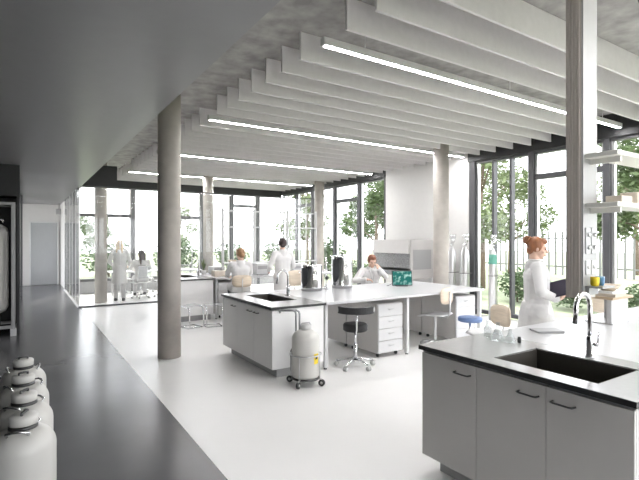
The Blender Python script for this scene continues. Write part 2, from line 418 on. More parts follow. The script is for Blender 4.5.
def sink(sx, sy, z, dep, label):
    t = thing('sink', label, 'sink', ((sx[0]+sx[1])/2, (sy[0]+sy[1])/2, z-dep))
    a, b = (sx[1]-sx[0])/2-.001, (sy[1]-sy[0])/2-.001; w = .012
    m = MB()
    m.box(-a, a, -b, b, 0, w)
    m.box(-a, -a+w, -b, b, w, dep-.001).box(a-w, a, -b, b, w, dep-.001).box(-a+w, a-w, -b, -b+w, w, dep-.001).box(-a+w, a-w, b-w, b, w, dep-.001)
    m.build('basin', M['sinkblack'], t)
    MB().lathe([(0, .012), (.045, .012), (.045, .016), (.03, .0175), (0, .015)], 24, (.02, 0, 0)).build('drain', M['chrome'], t)
    return t

def faucet(x, y, z, label, h=.41, reach=.165):
    t = thing('faucet', label, 'faucet', (x, y, z))
    MB().lathe([(.030, 0), (.030, .008), (.024, .012), (.024, .13), (.020, .14), (0, .14)], 24).build('body', M['chrome'], t)
    pts = [(0, 0, .13), (0, 0, h-reach/2)]
    for i in range(1, 17):
        a = PI*i/16; pts.append((-reach/2+reach/2*math.cos(a), 0, h-reach/2+reach/2*math.sin(a)))
    pts.append((-reach-.012, 0, h-reach/2-.075))
    MB().tube(pts, .015, 14).build('spout', M['chrome'], t)
    MB().cyl(pts[-1], Vector(pts[-1])+Vector((-.003, 0, -.022)), .0145).build('aerator', M['darkmetal'], t)
    MB().cyl((0, -.02, .085), (0, -.048, .085), .012).tube([(0, -.045, .085), (.004, -.05, .12), (.006, -.052, .165)], .006, 8).build('lever', M['chrome'], t)
    return t

def desk(x0, x1, y0, y1, z, label, legsx):
    t = thing('lab_desk', label, 'desk', ((x0+x1)/2, (y0+y1)/2, 0)); cx, cy = t.location.x, t.location.y
    MB().box(x0-cx, x1-cx, y0-cy, y1-cy, z-.035, z, .004, 1).build('desktop', M['desk'], t)
    for lx in legsx:
        for ly in (y0+.075, y1-.075):
            l = MB().box(lx-cx-.022, lx-cx+.022, ly-cy-.03, ly-cy+.03, .02, z-.035, .003, 1).build('leg', M['white'], t)
            MB().lathe([(.022, 0), (.022, .012), (.012, .02)], 16, (lx-cx, ly-cy, 0)).build('foot', M['rubber'], l)
    MB().box(legsx[0]-cx, legsx[-1]-cx, -.02, .02, z-.10, z-.035).build('beam', M['white'], t)
    return t

def pedestal(label):
    t = thing('drawer_pedestal', label, 'drawer unit', (0, 0, 0), 0, 'white drawer pedestals under the benches')
    W, D, z0, z1 = .46, .74, .065, .755
    MB().box(-W/2, W/2, .02, D, z0, z1, .003, 1).build('body', M['cab'], t)
    n = 4; h = (z1-z0-.01)/n
    for i in range(n):
        d = MB().box(-W/2+.004, W/2-.004, 0, .019, z0+.005+i*h, z0+.005+(i+1)*h-.006, .003, 1).build('drawer', M['white'], t)
        zc = z0+.005+(i+.55)*h
        MB().tube([(-.04, 0, zc), (-.036, -.022, zc), (.036, -.022, zc), (.04, 0, zc)], .0045, 8).build('handle', M['alu'], d)
    for sx in (-1, 1):
        for yy in (.09, D-.08):
            MB().cyl((sx*(W/2-.06)-.012, yy, .026), (sx*(W/2-.06)+.012, yy, .026), .026, n=18).cyl((sx*(W/2-.06), yy, .03), (sx*(W/2-.06), yy, z0), .008, n=8).build('caster', M['rubber'], t)
    return t
ped0 = None
def place_ped(x, y, rz, label):
    global ped0
    if ped0 is None: ped0 = pedestal(label); o = ped0
    else: o = copy_tree(ped0); o['label'] = label
    o.location = (x, y, 0); o.rotation_euler.z = rz
    return o

# foreground bench
FZ = .90
for (a, b, hs, e, lab) in ((1.88, 2.345, -1, 1, 'grey base cabinet at the aisle corner of the front bench'), (1.42, 1.88, -1, False, 'grey base cabinet under the big black sink, middle of the front bench'),
                      (.985, 1.42, 1, -1, 'grey base cabinet at the frame edge, under the right end of the big sink')):
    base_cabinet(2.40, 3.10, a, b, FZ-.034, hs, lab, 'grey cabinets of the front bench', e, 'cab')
sx, sy = (2.515, 2.985), (1.20, 1.835)
sink_top(2.38, 3.15, .97, 2.36, FZ, sx, sy, 'grey laminate worktop with black edge around the big front sink', None)
sink(sx, sy, FZ-.004, .20, 'large black sink set into the front bench')
faucet(3.05, 1.51, FZ, 'tall chrome gooseneck faucet on the front bench')
desk(3.152, 6.3, .97, 2.36, FZ, 'long white desk top behind the big front sink', (3.2, 4.7, 6.24))

# middle bench
BZ = .862
for (a, b, hs, e, lab) in ((5.84, 6.37, -1, 1, 'pale grey cabinet at the far corner of the middle bench'), (5.31, 5.84, -1, False, 'pale grey cabinet in the middle of the middle bench front'),
                      (4.79, 5.31, 1, -1, 'pale grey cabinet of the middle bench, next to the dewar trolley')):
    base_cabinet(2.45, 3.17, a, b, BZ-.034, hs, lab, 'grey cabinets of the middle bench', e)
sx, sy = (2.66, 3.04), (5.22, 6.05)
sink_top(2.43, 3.20, 4.77, 6.39, BZ, sx, sy, 'grey laminate worktop with black edge on the middle bench', None)
sink(sx, sy, BZ-.004, .2, 'black sink set into the middle bench')
faucet(3.12, 5.62, BZ, 'slim chrome faucet beside the sink of the middle bench', .36, .16)
desk(3.202, 6.3, 4.77, 6.39, BZ, 'long white desk of the middle bench carrying the steel vessels', (3.235, 4.65, 6.27))
place_ped(4.36, 4.86, 0, 'white four drawer pedestal beside the charcoal stool')
place_ped(5.96, 4.86, 0, 'white four drawer pedestal at the end of the middle bench, behind the blue stool')
place_ped(4.36, 6.36, PI, 'drawer pedestal facing away, back to back behind the charcoal stool')
place_ped(5.96, 6.36, PI, 'drawer pedestal facing away at the window end of the middle bench')

# far bench
for (a, b, hs, e, lab) in ((10.16, 10.68, -1, 1, 'far bench cabinet nearest the glass room'), (9.64, 10.16, -1, False, 'far bench cabinet in the middle of its front'),
                      (9.12, 9.64, 1, -1, 'far bench cabinet beside the two tube framed stools')):
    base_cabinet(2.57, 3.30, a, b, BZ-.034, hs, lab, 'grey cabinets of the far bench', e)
sx, sy = (2.80, 3.15), (9.5, 10.3)
sink_top(2.55, 3.34, 9.1, 10.7, BZ, sx, sy, 'grey laminate worktop at the aisle end of the far bench', None)
sink(sx, sy, BZ-.004, .2, 'black sink set into the far bench')
faucet(3.24, 9.9, BZ, 'chrome faucet of the far bench just right of the concrete column', .36, .16)
desk(3.342, 6.4, 9.1, 10.7, BZ, 'long white desk of the far bench under the white rack', (3.38, 4.8, 6.36))
place_ped(3.66, 9.18, 0, 'white drawer pedestal under the far bench, left of the seated woman')

# white media rack over the far bench
t = thing('bench_rack', 'white open rack with thin rails over the far bench', 'rack', (5.08, 9.9, BZ))
for xx in (-1.28, -.5, .4, 1.24): MB().box(xx-.02, xx+.02, -.02, .02, 0, 1.52).build('upright', M['white'], t)
for zz in (.26, 1.09, 1.46): MB().box(-1.28, 1.24, -.09 if zz < .3 else -.025, .09 if zz < .3 else .025, zz-.013, zz+.013).build('rail' if zz > .3 else 'shelf', M['white'], t)

# ------------------------------------------------------------------ service column and shelves over the front bench
t = thing('service_column', 'square service column hanging from the ceiling over the front bench', 'service column', (3.144, 1.6, 1.255))
hh = ZC-1.255
m = MB().box(0, .184, .012, .115, 0, hh)
for yy in (.03, .052, .075, .097): m.box(-.004, 0, yy-.007, yy+.007, 0, hh)
m.build('profile', M['post'], t)
MB().box(.002, .184, 0, .012, .02, hh).build('face_panel', M['post_face'], t)
for i, xx in enumerate((.055, .13)):
    s = MB().box(xx-.03, xx+.03, -.008, 0, .16, .26, .003, 1).build('socket_plate', M['white'], t)
    MB().lathe([(.017, 0), (.017, .002), (0, .002)], 20, (xx, -.0082, .215), (0, -1, 0)).build('socket', M['tankcap'], s)
    s = MB().box(xx-.03, xx+.03, -.008, 0, .30, .48, .003, 1).build('valve_plate', M['white'], t)
    for zz in (.345, .43): MB().lathe([(.016, 0), (.014, .012), (0, .012)], 18, (xx, -.008, zz), (0, -1, 0)).build('outlet', M['alu'], s)
def wshelf(z, label):
    t = thing('wall_shelf', label, 'shelf', (3.15, 1.39, z), 0, 'cream shelves on the service column')
    MB().box(0, 1.5, 0, .205, 0, .03, .003, 1).build('board', M['shelf'], t)
    for xx in (.09, 1.40): MB().box(xx-.012, xx+.012, .02, .205, -.035, 0).build('bracket', M['shelf'], t)
wshelf(2.195, 'upper cream shelf on the service column over the front bench')
wshelf(1.865, 'lower cream shelf carrying two cartons over the front bench')
def carton(x, y, z, w, d, h, label, m='beige'):
    t = thing('carton', label, 'box', (x, y, z))
    MB().box(-w/2, w/2, -d/2, d/2, 0, h, .002, 1).build('box_body', M[m], t)
    MB().box(-w/2-.001, w/2+.001, -.02, .02, h-.001, h+.001).build('tape', M['paper'], t)
carton(3.37, 1.48, 1.895, .15, .1, .05, 'low beige carton on the lower shelf')
carton(3.60, 1.49, 1.895, .13, .11, .085, 'taller beige carton on the lower shelf, at the frame edge')

# ------------------------------------------------------------------ things on the front bench
def lathe_thing(name, label, cat, loc, prof, m, part, extra=None, n=32, group=None):
    t = thing(name, label, cat, loc, 0, group)
    MB().lathe(prof, n).build(part, M[m], t)
    if extra: extra(t)
    return t
def erl(r, h):
    return [(0, .001), (r*.95, .001), (r, .006), (r*.98, .016), (r*.3, h*.72), (r*.27, h*.97), (r*.34, h), (r*.28, h), (r*.24, h*.96), (r*.26, h*.72), (r*.93, .016), (r*.9, .006), (0, .004)]
lathe_thing('glass_bottle', 'slender clear glass bottle at the far corner of the front bench', 'bottle', (3.01, 2.25, FZ),
    [(0, .001), (.026, .001), (.028, .006), (.028, .07), (.012, .095), (.012, .125), (.015, .128), (.009, .128), (.009, .095), (.025, .07), (.025, .006), (0, .004)], 'flask', 'bottle_body')
lathe_thing('erlenmeyer_flask', 'larger conical glass flask near the far corner of the front bench', 'flask', (2.97, 2.13, FZ), erl(.052, .135), 'flask', 'flask_body')
lathe_thing('erlenmeyer_flask', 'smaller conical glass flask beside the black vial', 'flask', (2.99, 2.04, FZ), erl(.042, .10), 'flask', 'flask_body')
lathe_thing('vial', 'small black vial behind the big sink', 'vial', (3.04, 2.00, FZ), [(0, 0), (.013, 0), (.013, .03), (.011, .034), (.011, .042), (0, .042)], 'plastic_dark', 'vial_body')
t = thing('notebook', 'flat grey notebook lying on the white desk behind the faucet', 'notebook', (3.60, 2.12, FZ), R(-30))
MB().box(-.11, .11, -.07, .07, 0, .016, .003, 1).build('cover', M['plinth'], t)
MB().box(-.107, .109, -.068, .068, .003, .013).build('pages', M['paper'], t)
# white riser with wooden top
t = thing('bench_riser', 'white riser with a thin base and wooden top on the front bench', 'riser', (4.36, 2.01, FZ))
MB().box(-.01, .31, -.05, .19, 0, .012, .003, 1).build('base_plate', M['alu'], t)
MB().box(-.01, .30, -.04, .0, .012, .22, .005, 2).box(.26, .30, .0, .15, .012, .22, .005, 2).build('upright_panel', M['white'], t)
MB().box(-.03, .36, -.06, .165, .22, .243, .003, 1).build('top_board', M['wood2'], t)
for i, (dx, a, mm, h) in enumerate(((0, 4, 'beige', .026), (.012, -6, 'paper', .022))):
    z = FZ+.243+(0 if i == 0 else .0265)
    b = thing('book', ['lower beige book on the wooden riser top', 'upper white book on the wooden riser top'][i], 'book', (4.50+dx, 2.045, z), R(a))
    MB().box(-.14, .10, -.09, .09, 0, h, .002, 1).build('cover', M[mm], b)
    MB().box(-.137, .102, -.088, .088, .003, h-.003).build('pages', M['paper'], b)
lathe_thing('bowl', 'shallow wooden bowl on top of the books', 'bowl', (4.46, 2.05, FZ+.243+.049), [(0, 0), (.05, 0), (.085, .03), (.105, .055), (.098, .055), (.08, .032), (.045, .008), (0, .008)], 'wood', 'bowl_body')
t = thing('tray_shelf', 'small grey tray fixed to the foot of the service column, holding two cups', 'shelf', (3.15, 1.478, 1.332))
MB().box(0, .16, 0, .115, 0, .012, .003, 1).build('tray', M['plinth'], t)
MB().box(.02, .14, .095, .121, -.05, 0).build('bracket', M['plinth'], t)
for (dx, mm, lab) in ((.035, 'yellow', 'small yellow cup on the grey tray of the service column'), (.105, 'bluecup', 'small blue cup on the grey tray of the service column')):
    t = thing('cup', lab, 'cup', (3.15+dx, 1.545, 1.344))
    MB().lathe([(0, 0), (.02, 0), (.026, .012), (.027, .06), (.023, .06), (.022, .012), (0, .008)], 24).build('cup_body', M[mm], t)
    MB().tube([(.026, 0, .048), (.042, 0, .045), (.044, 0, .025), (.026, 0, .018)], .004, 8).build('handle', M[mm], t)

# ------------------------------------------------------------------ things on the middle bench
def vessel(x, y, r, h, label, reflect_strip):
    t = thing('steel_vessel', label, 'vessel', (x, y, BZ), R(-20))
    MB().lathe([(0, 0), (r*.96, 0), (r, .012), (r, .04), (r*1.03, .045), (r*1.03, .06), (r, .065), (r, h*.94), (r*.985, h*.965), (0, h*.97)], 48).build('vessel_body', M['steel'], t)
    l = MB().lathe([(r*1.04, h*.955), (r*1.05, h*.965), (r*1.05, h*.985), (r*.9, h*1.0), (r*.2, h*1.03), (0, h*1.03)], 48, cap=True).build('lid', M['steel'], t)
    MB().lathe([(.012, h*1.03), (.012, h*1.05), (.028, h*1.06), (.024, h*1.09), (0, h*1.095)], 20).build('knob', M['plastic_dark'], l)
    m = MB()
    for s in (-1, 1): m.tube([(s*r, -.035, h*.72), (s*(r+.035), -.03, h*.72), (s*(r+.035), .03, h*.72), (s*r, .035, h*.72)], .006, 8)
    m.build('side_handle', M['chrome'], t)
    if reflect_strip:
        # raised dark strip standing in for the dark reflection on the steel
        m = MB(); n = 8
        for i in range(n):
            a0, a1 = R(193+i*5.5), R(193+(i+1)*5.5)
            zt = h*.90; zb = h*(.38-.18*math.sin(PI*(i+.5)/n))
            p = lambda a, z, e: (math.cos(a)*(r+e), math.sin(a)*(r+e), z)
            m.quad(p(a0, zb, .008), p(a1, zb, .008), p(a1, zt, .008), p(a0, zt, .008)); m.quad(p(a0, zt, .008), p(a1, zt, .008), p(a1, zt, 0), p(a0, zt, 0)); m.quad(p(a0, zb, 0), p(a1, zb, 0), p(a1, zb, .008), p(a0, zb, .008))
            if i == 0: m.quad(p(a0, zb, 0), p(a0, zb, .008), p(a0, zt, .008), p(a0, zt, 0))
            if i == n-1: m.quad(p(a1, zb, .008), p(a1, zb, 0), p(a1, zt, 0), p(a1, zt, .008))
        m.build('dark_reflection', M['plastic_dark'], t)
    return t
vessel(3.78, 6.05, .165, .40, 'shorter steel vessel with a modelled dark reflection on the middle bench', True)
vessel(4.42, 6.12, .175, .53, 'taller steel vessel with a modelled dark reflection on the middle bench', True)
t = thing('pipe_manifold', 'upright chrome pipe manifold standing between the two steel vessels', 'pipework', (4.09, 6.1, BZ))
MB().lathe([(.06, 0), (.06, .012), (0, .012)], 24).build('base', M['chrome'], t)
MB().tube([(0, 0, .012), (0, 0, .50)], .016).build('riser_pipe', M['chrome'], t)
MB().tube([(-.06, 0, .30), (.06, 0, .30)], .012).tube([(-.04, 0, .40), (0, 0, .42), (.05, 0, .42)], .010).build('branch_pipe', M['chrome'], t)
MB().lathe([(.03, 0), (.03, .02), (0, .02)], 20, (0, -.012, .18), (0, -1, 0)).build('valve', M['plastic_dark'], t)
# touch monitor
t = thing('touch_monitor', 'small monitor with a teal cell image on the middle bench', 'monitor', (5.40, 5.73, BZ), R(-24))
q = Matrix.Rotation(R(-8), 4, 'X')
MB().box(-.178, .178, -.012, .012, .012, .268, .006, 2, mtx=q).build('bezel', M['plastic_dark'], t)
MB().box(-.166, .166, -.0135, -.012, .026, .256, mtx=q).build('screen', M['screen'], t)
MB().box(-.10, .10, .005, .11, 0, .008).box(-.03, .03, .06, .075, .008, .14).box(-.03, .03, .03, .075, .13, .14).build('stand', M['plastic_dark'], t)
MB().tube([(-.17, .02, .05), (-.22, .04, .02), (-.26, .06, .005)], .004, 8).build('cable', M['rubber'], t)

# ------------------------------------------------------------------ seating
def star_base(t, r, mm, casters=True, z=.07, n=5):
    for i in range(n):
        a = 2*PI*i/n+.35; d = Vector((math.cos(a), math.sin(a), 0))
        l = MB().tube([(0, 0, z+.035), d*r*.5+Vector((0, 0, z+.025)), d*r+Vector((0, 0, z))], [.018, .015, .012], 10).build('leg', M[mm], t)
        if casters:
            p = d*r; s = Vector((-d.y, d.x, 0))
            MB().cyl(p+s*.006+Vector((0, 0, .03)), p+s*.022+Vector((0, 0, .03)), .03, n=20).cyl(p-s*.006+Vector((0, 0, .03)), p-s*.022+Vector((0, 0, .03)), .03, n=20).cyl(p+Vector((0, 0, .03)), p+Vector((0, 0, z)), .008, n=8).build('caster', M['tankcap'], l)
        else:
            p = d*r; MB().cyl(p, p+Vector((0, 0, z)), .012, n=10).build('glide', M['rubber'], l)
# charcoal stool with ring back
t = thing('lab_stool', 'charcoal swivel stool with a curved low back on chrome casters', 'stool', (3.62, 4.72, 0), R(-33))
star_base(t, .25, 'chrome')
MB().cyl((0, 0, .09), (0, 0, .30), .024).cyl((0, 0, .30), (0, 0, .47), .016).build('gas_lift', M['chrome'], t)
MB().lathe([(0, .47), (.14, .47), (.158, .485), (.16, .545), (.15, .565), (.12, .572), (0, .575)], 40).build('seat', M['charcoal'], t)
m = MB().tube([(.0, -.06, .465), (0, -.17, .47), (0, -.235, .52), (0, -.24, .76)], .010, 10); m.build('back_bracket', M['chrome'], t)
arc = [(.235*math.sin(R(a)), -.235*math.cos(R(a))+.0, 0) for a in range(-68, 69, 8)]
m = MB()
for z0, z1, e in ((.715, .80, 0),):
    for (p, q_) in zip(arc, arc[1:]):
        d = (Vector(p).normalized()*.016, Vector(q_).normalized()*.016)
        P = [Vector(p)-d[0], Vector(q_)-d[1], Vector(q_)+d[1], Vector(p)+d[0]]
        m.poly([(v.x, v.y) for v in P], z0, z1)
bmesh.ops.remove_doubles(m.bm, verts=m.bm.verts, dist=.0005)
m.build('backrest', M['charcoal'], t)
for s in (-1, 1): MB().ell((.235*math.sin(R(68*s)), -.235*math.cos(R(68*s)), .758), (.024, .024, .046)).build('back_end_cap', M['tankcap'], t)

# blue stool
t = thing('round_stool', 'low round stool with a blue padded seat', 'stool', (5.71, 4.58, 0))
star_base(t, .2, 'chrome', False, .05)
MB().cyl((0, 0, .07), (0, 0, .42), .017).build('post', M['chrome'], t)
MB().lathe([(0, .41), (.16, .41), (.178, .42), (.18, .46), (.17, .476), (.14, .482), (0, .484)], 40).build('seat', M['blue'], t)

def wood_chair(label, x, y, rz, seat=.50, back=(.62, .86), loc_group='white chairs with beech backrests', mseat='white'):
    """chair facing local +y"""
    t = thing('swivel_chair', label, 'chair', (x, y, 0), rz, loc_group)
    star_base(t, .22, 'white', True, .06)
    MB().cyl((0, 0, .08), (0, 0, seat-.03), .02).build('gas_lift', M['white'], t)
    # moulded seat with a dished profile
    m = MB(); nx, ny = 8, 10; g = []
    for j in range(ny+1):
        row = []
        for i in range(nx+1):
            u = -1+2*i/nx; v = -1+2*j/ny
            w = .21*(1-.10*abs(v)**3)
            zz = seat+.012*u*u-(.03*max(0, v-.5)**2*4)+.02*max(0, -v-.4)
            row.append((u*w, v*.20, zz))
        g.append(row)
    for k in (0, -.02):
        for j in range(ny):
            for i in range(nx):
                a = [Vector(g[j][i]), Vector(g[j][i+1]), Vector(g[j+1][i+1]), Vector(g[j+1][i])]
                m.quad(*[v+Vector((0, 0, k)) for v in a])
    for j in range(ny):
        for i in (0, nx): m.quad(*[Vector(g[j][i]), Vector(g[j+1][i]), Vector(g[j+1][i])-Vector((0, 0, .02)), Vector(g[j][i])-Vector((0, 0, .02))])
    for i in range(nx):
        for j in (0, ny): m.quad(*[Vector(g[j][i]), Vector(g[j][i+1]), Vector(g[j][i+1])-Vector((0, 0, .02)), Vector(g[j][i])-Vector((0, 0, .02))])
    bmesh.ops.remove_doubles(m.bm, verts=m.bm.verts, dist=.0002)
    for f in m.bm.faces: f.smooth = True
    m.build('seat', M[mseat], t)
    MB().tube([(0, -.05, seat-.035), (0, -.2, seat-.035), (0, -.245, seat+.03), (0, -.25, back[1]-.06)], .011, 10).build('back_bracket', M['alu'], t)
    # curved, rounded beech backrest
    m = MB(); H = back[1]-back[0]; n = 12; pts = []
    out = []
    for k in range(40):
        a = 2*PI*k/40; c, s_ = math.cos(a), math.sin(a)
        out.append((math.copysign(abs(c)**.55, c)*.19, math.copysign(abs(s_)**.55, s_)*H/2))
    cz = (back[0]+back[1])/2
    def P(u, v, off): return Vector((u, -.225+off+(.9*u*u), cz+v))
    for off in (-.006, .006):
        ctr = m.bm.verts.new(P(0, 0, off)); ring2 = [m.bm.verts.new(P(u*.5, v*.5, off)) for u, v in out]; ring = [m.bm.verts.new(P(u, v, off)) for u, v in out]
        for k in range(40):
            m.bm.faces.new((ctr, ring2[k], ring2[(k+1) % 40])); m.bm.faces.new((ring2[k], ring[k], ring[(k+1) % 40], ring2[(k+1) % 40]))
        pts.append(ring)
    for k in range(40): m.bm.faces.new((pts[0][k], pts[0][(k+1) % 40], pts[1][(k+1) % 40], pts[1][k]))
    for f in m.bm.faces: f.smooth = True
    m.build('backrest', M['wood'], t)
    return t
wood_chair('white swivel chair with beech back pulled up to the middle bench', 5.35, 4.95, R(14), .50, (.68, .93))
wood_chair('white swivel chair with beech back standing behind the glass flasks', 5.04, 3.76, R(75), .46, (.52, .80))
wood_chair('white chair with beech back beyond the middle bench, behind the faucet', 4.22, 7.1, R(180), .62, (.80, 1.09))
wood_chair('white chair with beech back seen past the riser on the front bench', 6.25, 3.18, R(60), .50, (.68, .92))

# tube framed stools
tub0 = None
for i, (x, y, rz) in enumerate(((2.66, 8.52, R(15)), (3.04, 8.42, R(-8)))):
    lab = ['tube framed clear stool nearer the concrete column', 'tube framed clear stool nearer the seated woman'][i]
    if tub0 is None:
        t = tub0 = thing('tube_stool', lab, 'stool', (x, y, 0), rz, 'tube framed stools')
        for s in (-1, 1):
            MB().tube([(s*.15, .17, .012), (s*.15, -.14, .012), (s*.15, -.18, .03), (s*.15, -.16, .30), (s*.15, -.15, .37), (s*.15, -.11, .39), (s*.15, .14, .40)], .011, 10).build('side_frame', M['chrome'], t)
        for yy in (.17, -.12): MB().cyl((-.15, yy, .012), (.15, yy, .012), .011).build('cross_bar', M['chrome'], t)
        MB().box(-.17, .17, -.15, .16, .411, .423, .004, 1).build('seat', M['acrylic'], t)
    else:
        t = copy_tree(tub0); t.location = (x, y, 0); t.rotation_euler.z = rz; t['label'] = lab

# ------------------------------------------------------------------ dewars and cylinders
def dewar_prof(r, h):
    sh = h*.72
    pr = [(0, 0), (r*.86, 0), (r*.96, .012), (r, .035), (r, sh)]
    for i in range(1, 9):
        a = PI/2*i/9; pr.append((r*.34+r*.66*math.cos(a), sh+(h*.17)*math.sin(a)))
    pr += [(r*.33, sh+h*.175), (r*.32, h*.93), (0, h*.93)]
    return pr
# dewar on its trolley (two things)
DX, DY = 2.715, 4.475
t = thing('dewar', 'cream liquid nitrogen dewar standing in the chrome trolley', 'dewar', (DX, DY, .085))
MB().lathe(dewar_prof(.158, .60), 48).build('vessel_body', M['tank'], t)
MB().lathe([(.05, .545), (.066, .55), (.066, .585), (.05, .602), (0, .604)], 32).build('stopper', M['tankcap'], t)
MB().tube([(-.058, 0, .56), (-.075, 0, .58), (-.05, 0, .615), (.05, 0, .615), (.075, 0, .58), (.058, 0, .56)], .006, 8).build('carry_handle', M['plinth'], t)
a0 = math.atan2(-1, -.28)
m = MB(); p = lambda a, z, e: (math.cos(a)*(.158+e), math.sin(a)*(.158+e), z)
a0 = R(-84)
for k in range(4):
    aa, ab = a0+k*R(6.5), a0+(k+1)*R(6.5)
    m.quad(p(aa, .17, .0012), p(ab, .17, .0012), p(ab, .285, .0012), p(aa, .285, .0012))
lb = m.build('warning_label', M['yellow'], t); lb['label'] = 'yellow warning label'
m = MB()
for k in range(3):
    aa, ab = a0+R(7)+k*R(4), a0+R(11)+k*R(4)
    m.quad(p(aa, .225-.005*(k != 1), .002), p(ab, .225-.005*(k != 1), .002), p(ab, .245+.006*(k == 1), .002), p(aa, .245+.006*(k == 1), .002))
m.build('printed_mark', M['ink'], lb)
t = thing('dewar_trolley', 'chrome trolley on four casters with a bent push handle around the cream dewar', 'trolley', (DX, DY, 0))
ring = [(.176*math.cos(2*PI*k/36), .176*math.sin(2*PI*k/36)) for k in range(36)]
MB().tube([(x, y, .345) for x, y in ring], .008, 8, True).build('guard_ring', M['alu'], t)
MB().lathe([(0, .070), (.165, .070), (.165, .083), (0, .083)], 36).build('platform', M['darkmetal'], t)
for k in range(4):
    a = R(35+90*k); d = Vector((math.cos(a), math.sin(a), 0))
    l = MB().tube([d*.12+Vector((0, 0, .076)), d*.176+Vector((0, 0, .09)), d*.176+Vector((0, 0, .345))], .007, 8).build('upright', M['alu'], t)
    c = d*.20; s = Vector((-d.y, d.x, 0))
    cs = MB().tube([d*.15+Vector((0, 0, .078)), c+Vector((0, 0, .078)), c+Vector((0, 0, .04))], .009, 8).build('fork', M['alu'], t)
    MB().cyl(c-s*.013+Vector((0, 0, .037)), c+s*.013+Vector((0, 0, .037)), .037, n=24).build('wheel', M['rubber'], cs)
    MB().cyl(c-s*.015+Vector((0, 0, .037)), c+s*.015+Vector((0, 0, .037)), .016, n=16).build('hub', M['tankcap'], cs)
E1, E2 = Vector((.84, -.54, 0)), Vector((.54, .84, 0))
hp = lambda a, b, z: E1*a+E2*b+Vector((0, 0, z))
m = MB()
for a, b in ((-.115, .15), (-.075, .165)):
    m.tube([hp(a*1.3, b*.75, .08), hp(a*1.5, b*.85, .13), hp(a*1.5, b*.85, .35), hp(a, b, .44), hp(a, b, .775), hp(a-.008, b, .803), hp(a-.035, b, .818), hp(a-.17, b-.01, .818)], .012, 12)
m.cyl(hp(-.285, .14, .818), hp(-.245, .155, .818), .012).tube([hp(-.285, .14, .818), hp(-.31, .145, .808), hp(-.30, .15, .79)], .012, 10)
m.build('push_handle', M['steelgrey'], t)

# four white tanks in the aisle
tank0 = None
for i, (x, y, lab) in enumerate(((0.0, 4.52, 'white enamelled tank on the dark floor, last of the row of four'), (0.0, 4.0, 'white enamelled tank, second of the row of four from the black niche'),
        (.005, 3.53, 'white enamelled tank, third of the row of four from the black niche'), (.0, 3.09, 'white enamelled tank at the very front of the row of four'))):
    if tank0 is None:
        t = tank0 = thing('storage_tank', lab, 'tank', (x, y, 0), R(0), 'white tanks standing in the aisle')
        MB().lathe(dewar_prof(.164, .66), 56).build('vessel_body', M['tank'], t)
        MB().lathe([(.060, .606), (.072, .610), (.074, .650), (.066, .660), (0, .662)], 36).build('cap', M['tank'], t)
        MB().lathe([(.062, .585), (.074, .588), (.074, .604), (.06, .606)], 36).build('neck_seal', M['darkmetal'], t)
        for s in (-1, 1):
            MB().tube([(s*.085, -.05, .555), (s*.105, -.055, .59), (s*.115, -.02, .60), (s*.115, .02, .60), (s*.105, .055, .59), (s*.085, .05, .555)], .0075, 10).build('lifting_handle', M['chrome'], t)
        MB().tube([(-.03, -.0, .655), (-.03, 0, .675), (.0, -.02, .682), (.03, 0, .675), (.03, 0, .655)], .008, 10).build('cap_grip', M['darkmetal'], t)
    else:
        t = copy_tree(tank0); t['label'] = lab; t.location = (x, y, 0); t.rotation_euler.z = R(25*i)

# framed pressure vessel in the niche
t = thing('framed_vessel', 'tall white pressure vessel in a grey steel frame inside the black niche', 'vessel', (-.475, 9.74, 0))
MB().lathe([(0, .36), (.14, .37), (.22, .41), (.255, .48), (.26, .52), (.26, 1.78), (.24, 1.86), (.16, 1.92), (.08, 1.95), (0, 1.955)], 48).build('vessel_body', M['tank'], t)
m = MB()
m.lathe([(.03, 1.95), (.03, 2.05), (0, 2.05)], 16).tube([(0, 0, 2.02), (.1, -.05, 2.02), (.18, -.05, 1.99)], .014).cyl((.1, -.05, 1.98), (.1, -.05, 2.06), .02).cyl((.18, -.05, 1.95), (.18, -.05, 2.03), .018)
m.build('valve_set', M['chrome'], t)
f = MB()
for sx_ in (-1, 1):
    for sy_ in (-1, 1): f.box(sx_*.33-.03, sx_*.33+.03, sy_*.27-.025, sy_*.27+.025, .12, 2.30)
for z in (.13, 2.25):
    for sy_ in (-1, 1): f.box(-.3, .3, sy_*.27-.02, sy_*.27+.02, z, z+.05)
    for sx_ in (-1, 1): f.box(sx_*.33-.02, sx_*.33+.02, -.25, .25, z, z+.05)
f.box(-.3, .3, -.03, .03, .18, .2).box(-.03, .03, -.25, .25, .18, .2)
f.build('frame', M['plinth'], t)
MB().cyl((0, 0, .18), (0, 0, .38), .15, .13, 24).build('support_skirt', M['darkmetal'], t)
for sx_ in (-1, 1):
    for sy_ in (-1, 1): MB().box(sx_*.33-.045, sx_*.33+.045, sy_*.27-.04, sy_*.27+.04, 0, .12, .004, 1).build('foot', M['white'], t)
for z in (.55, 1.2, 1.85): MB().box(.31, .35, -.305, -.295, z-.04, z+.04).build('hinge', M['plinth'], t)

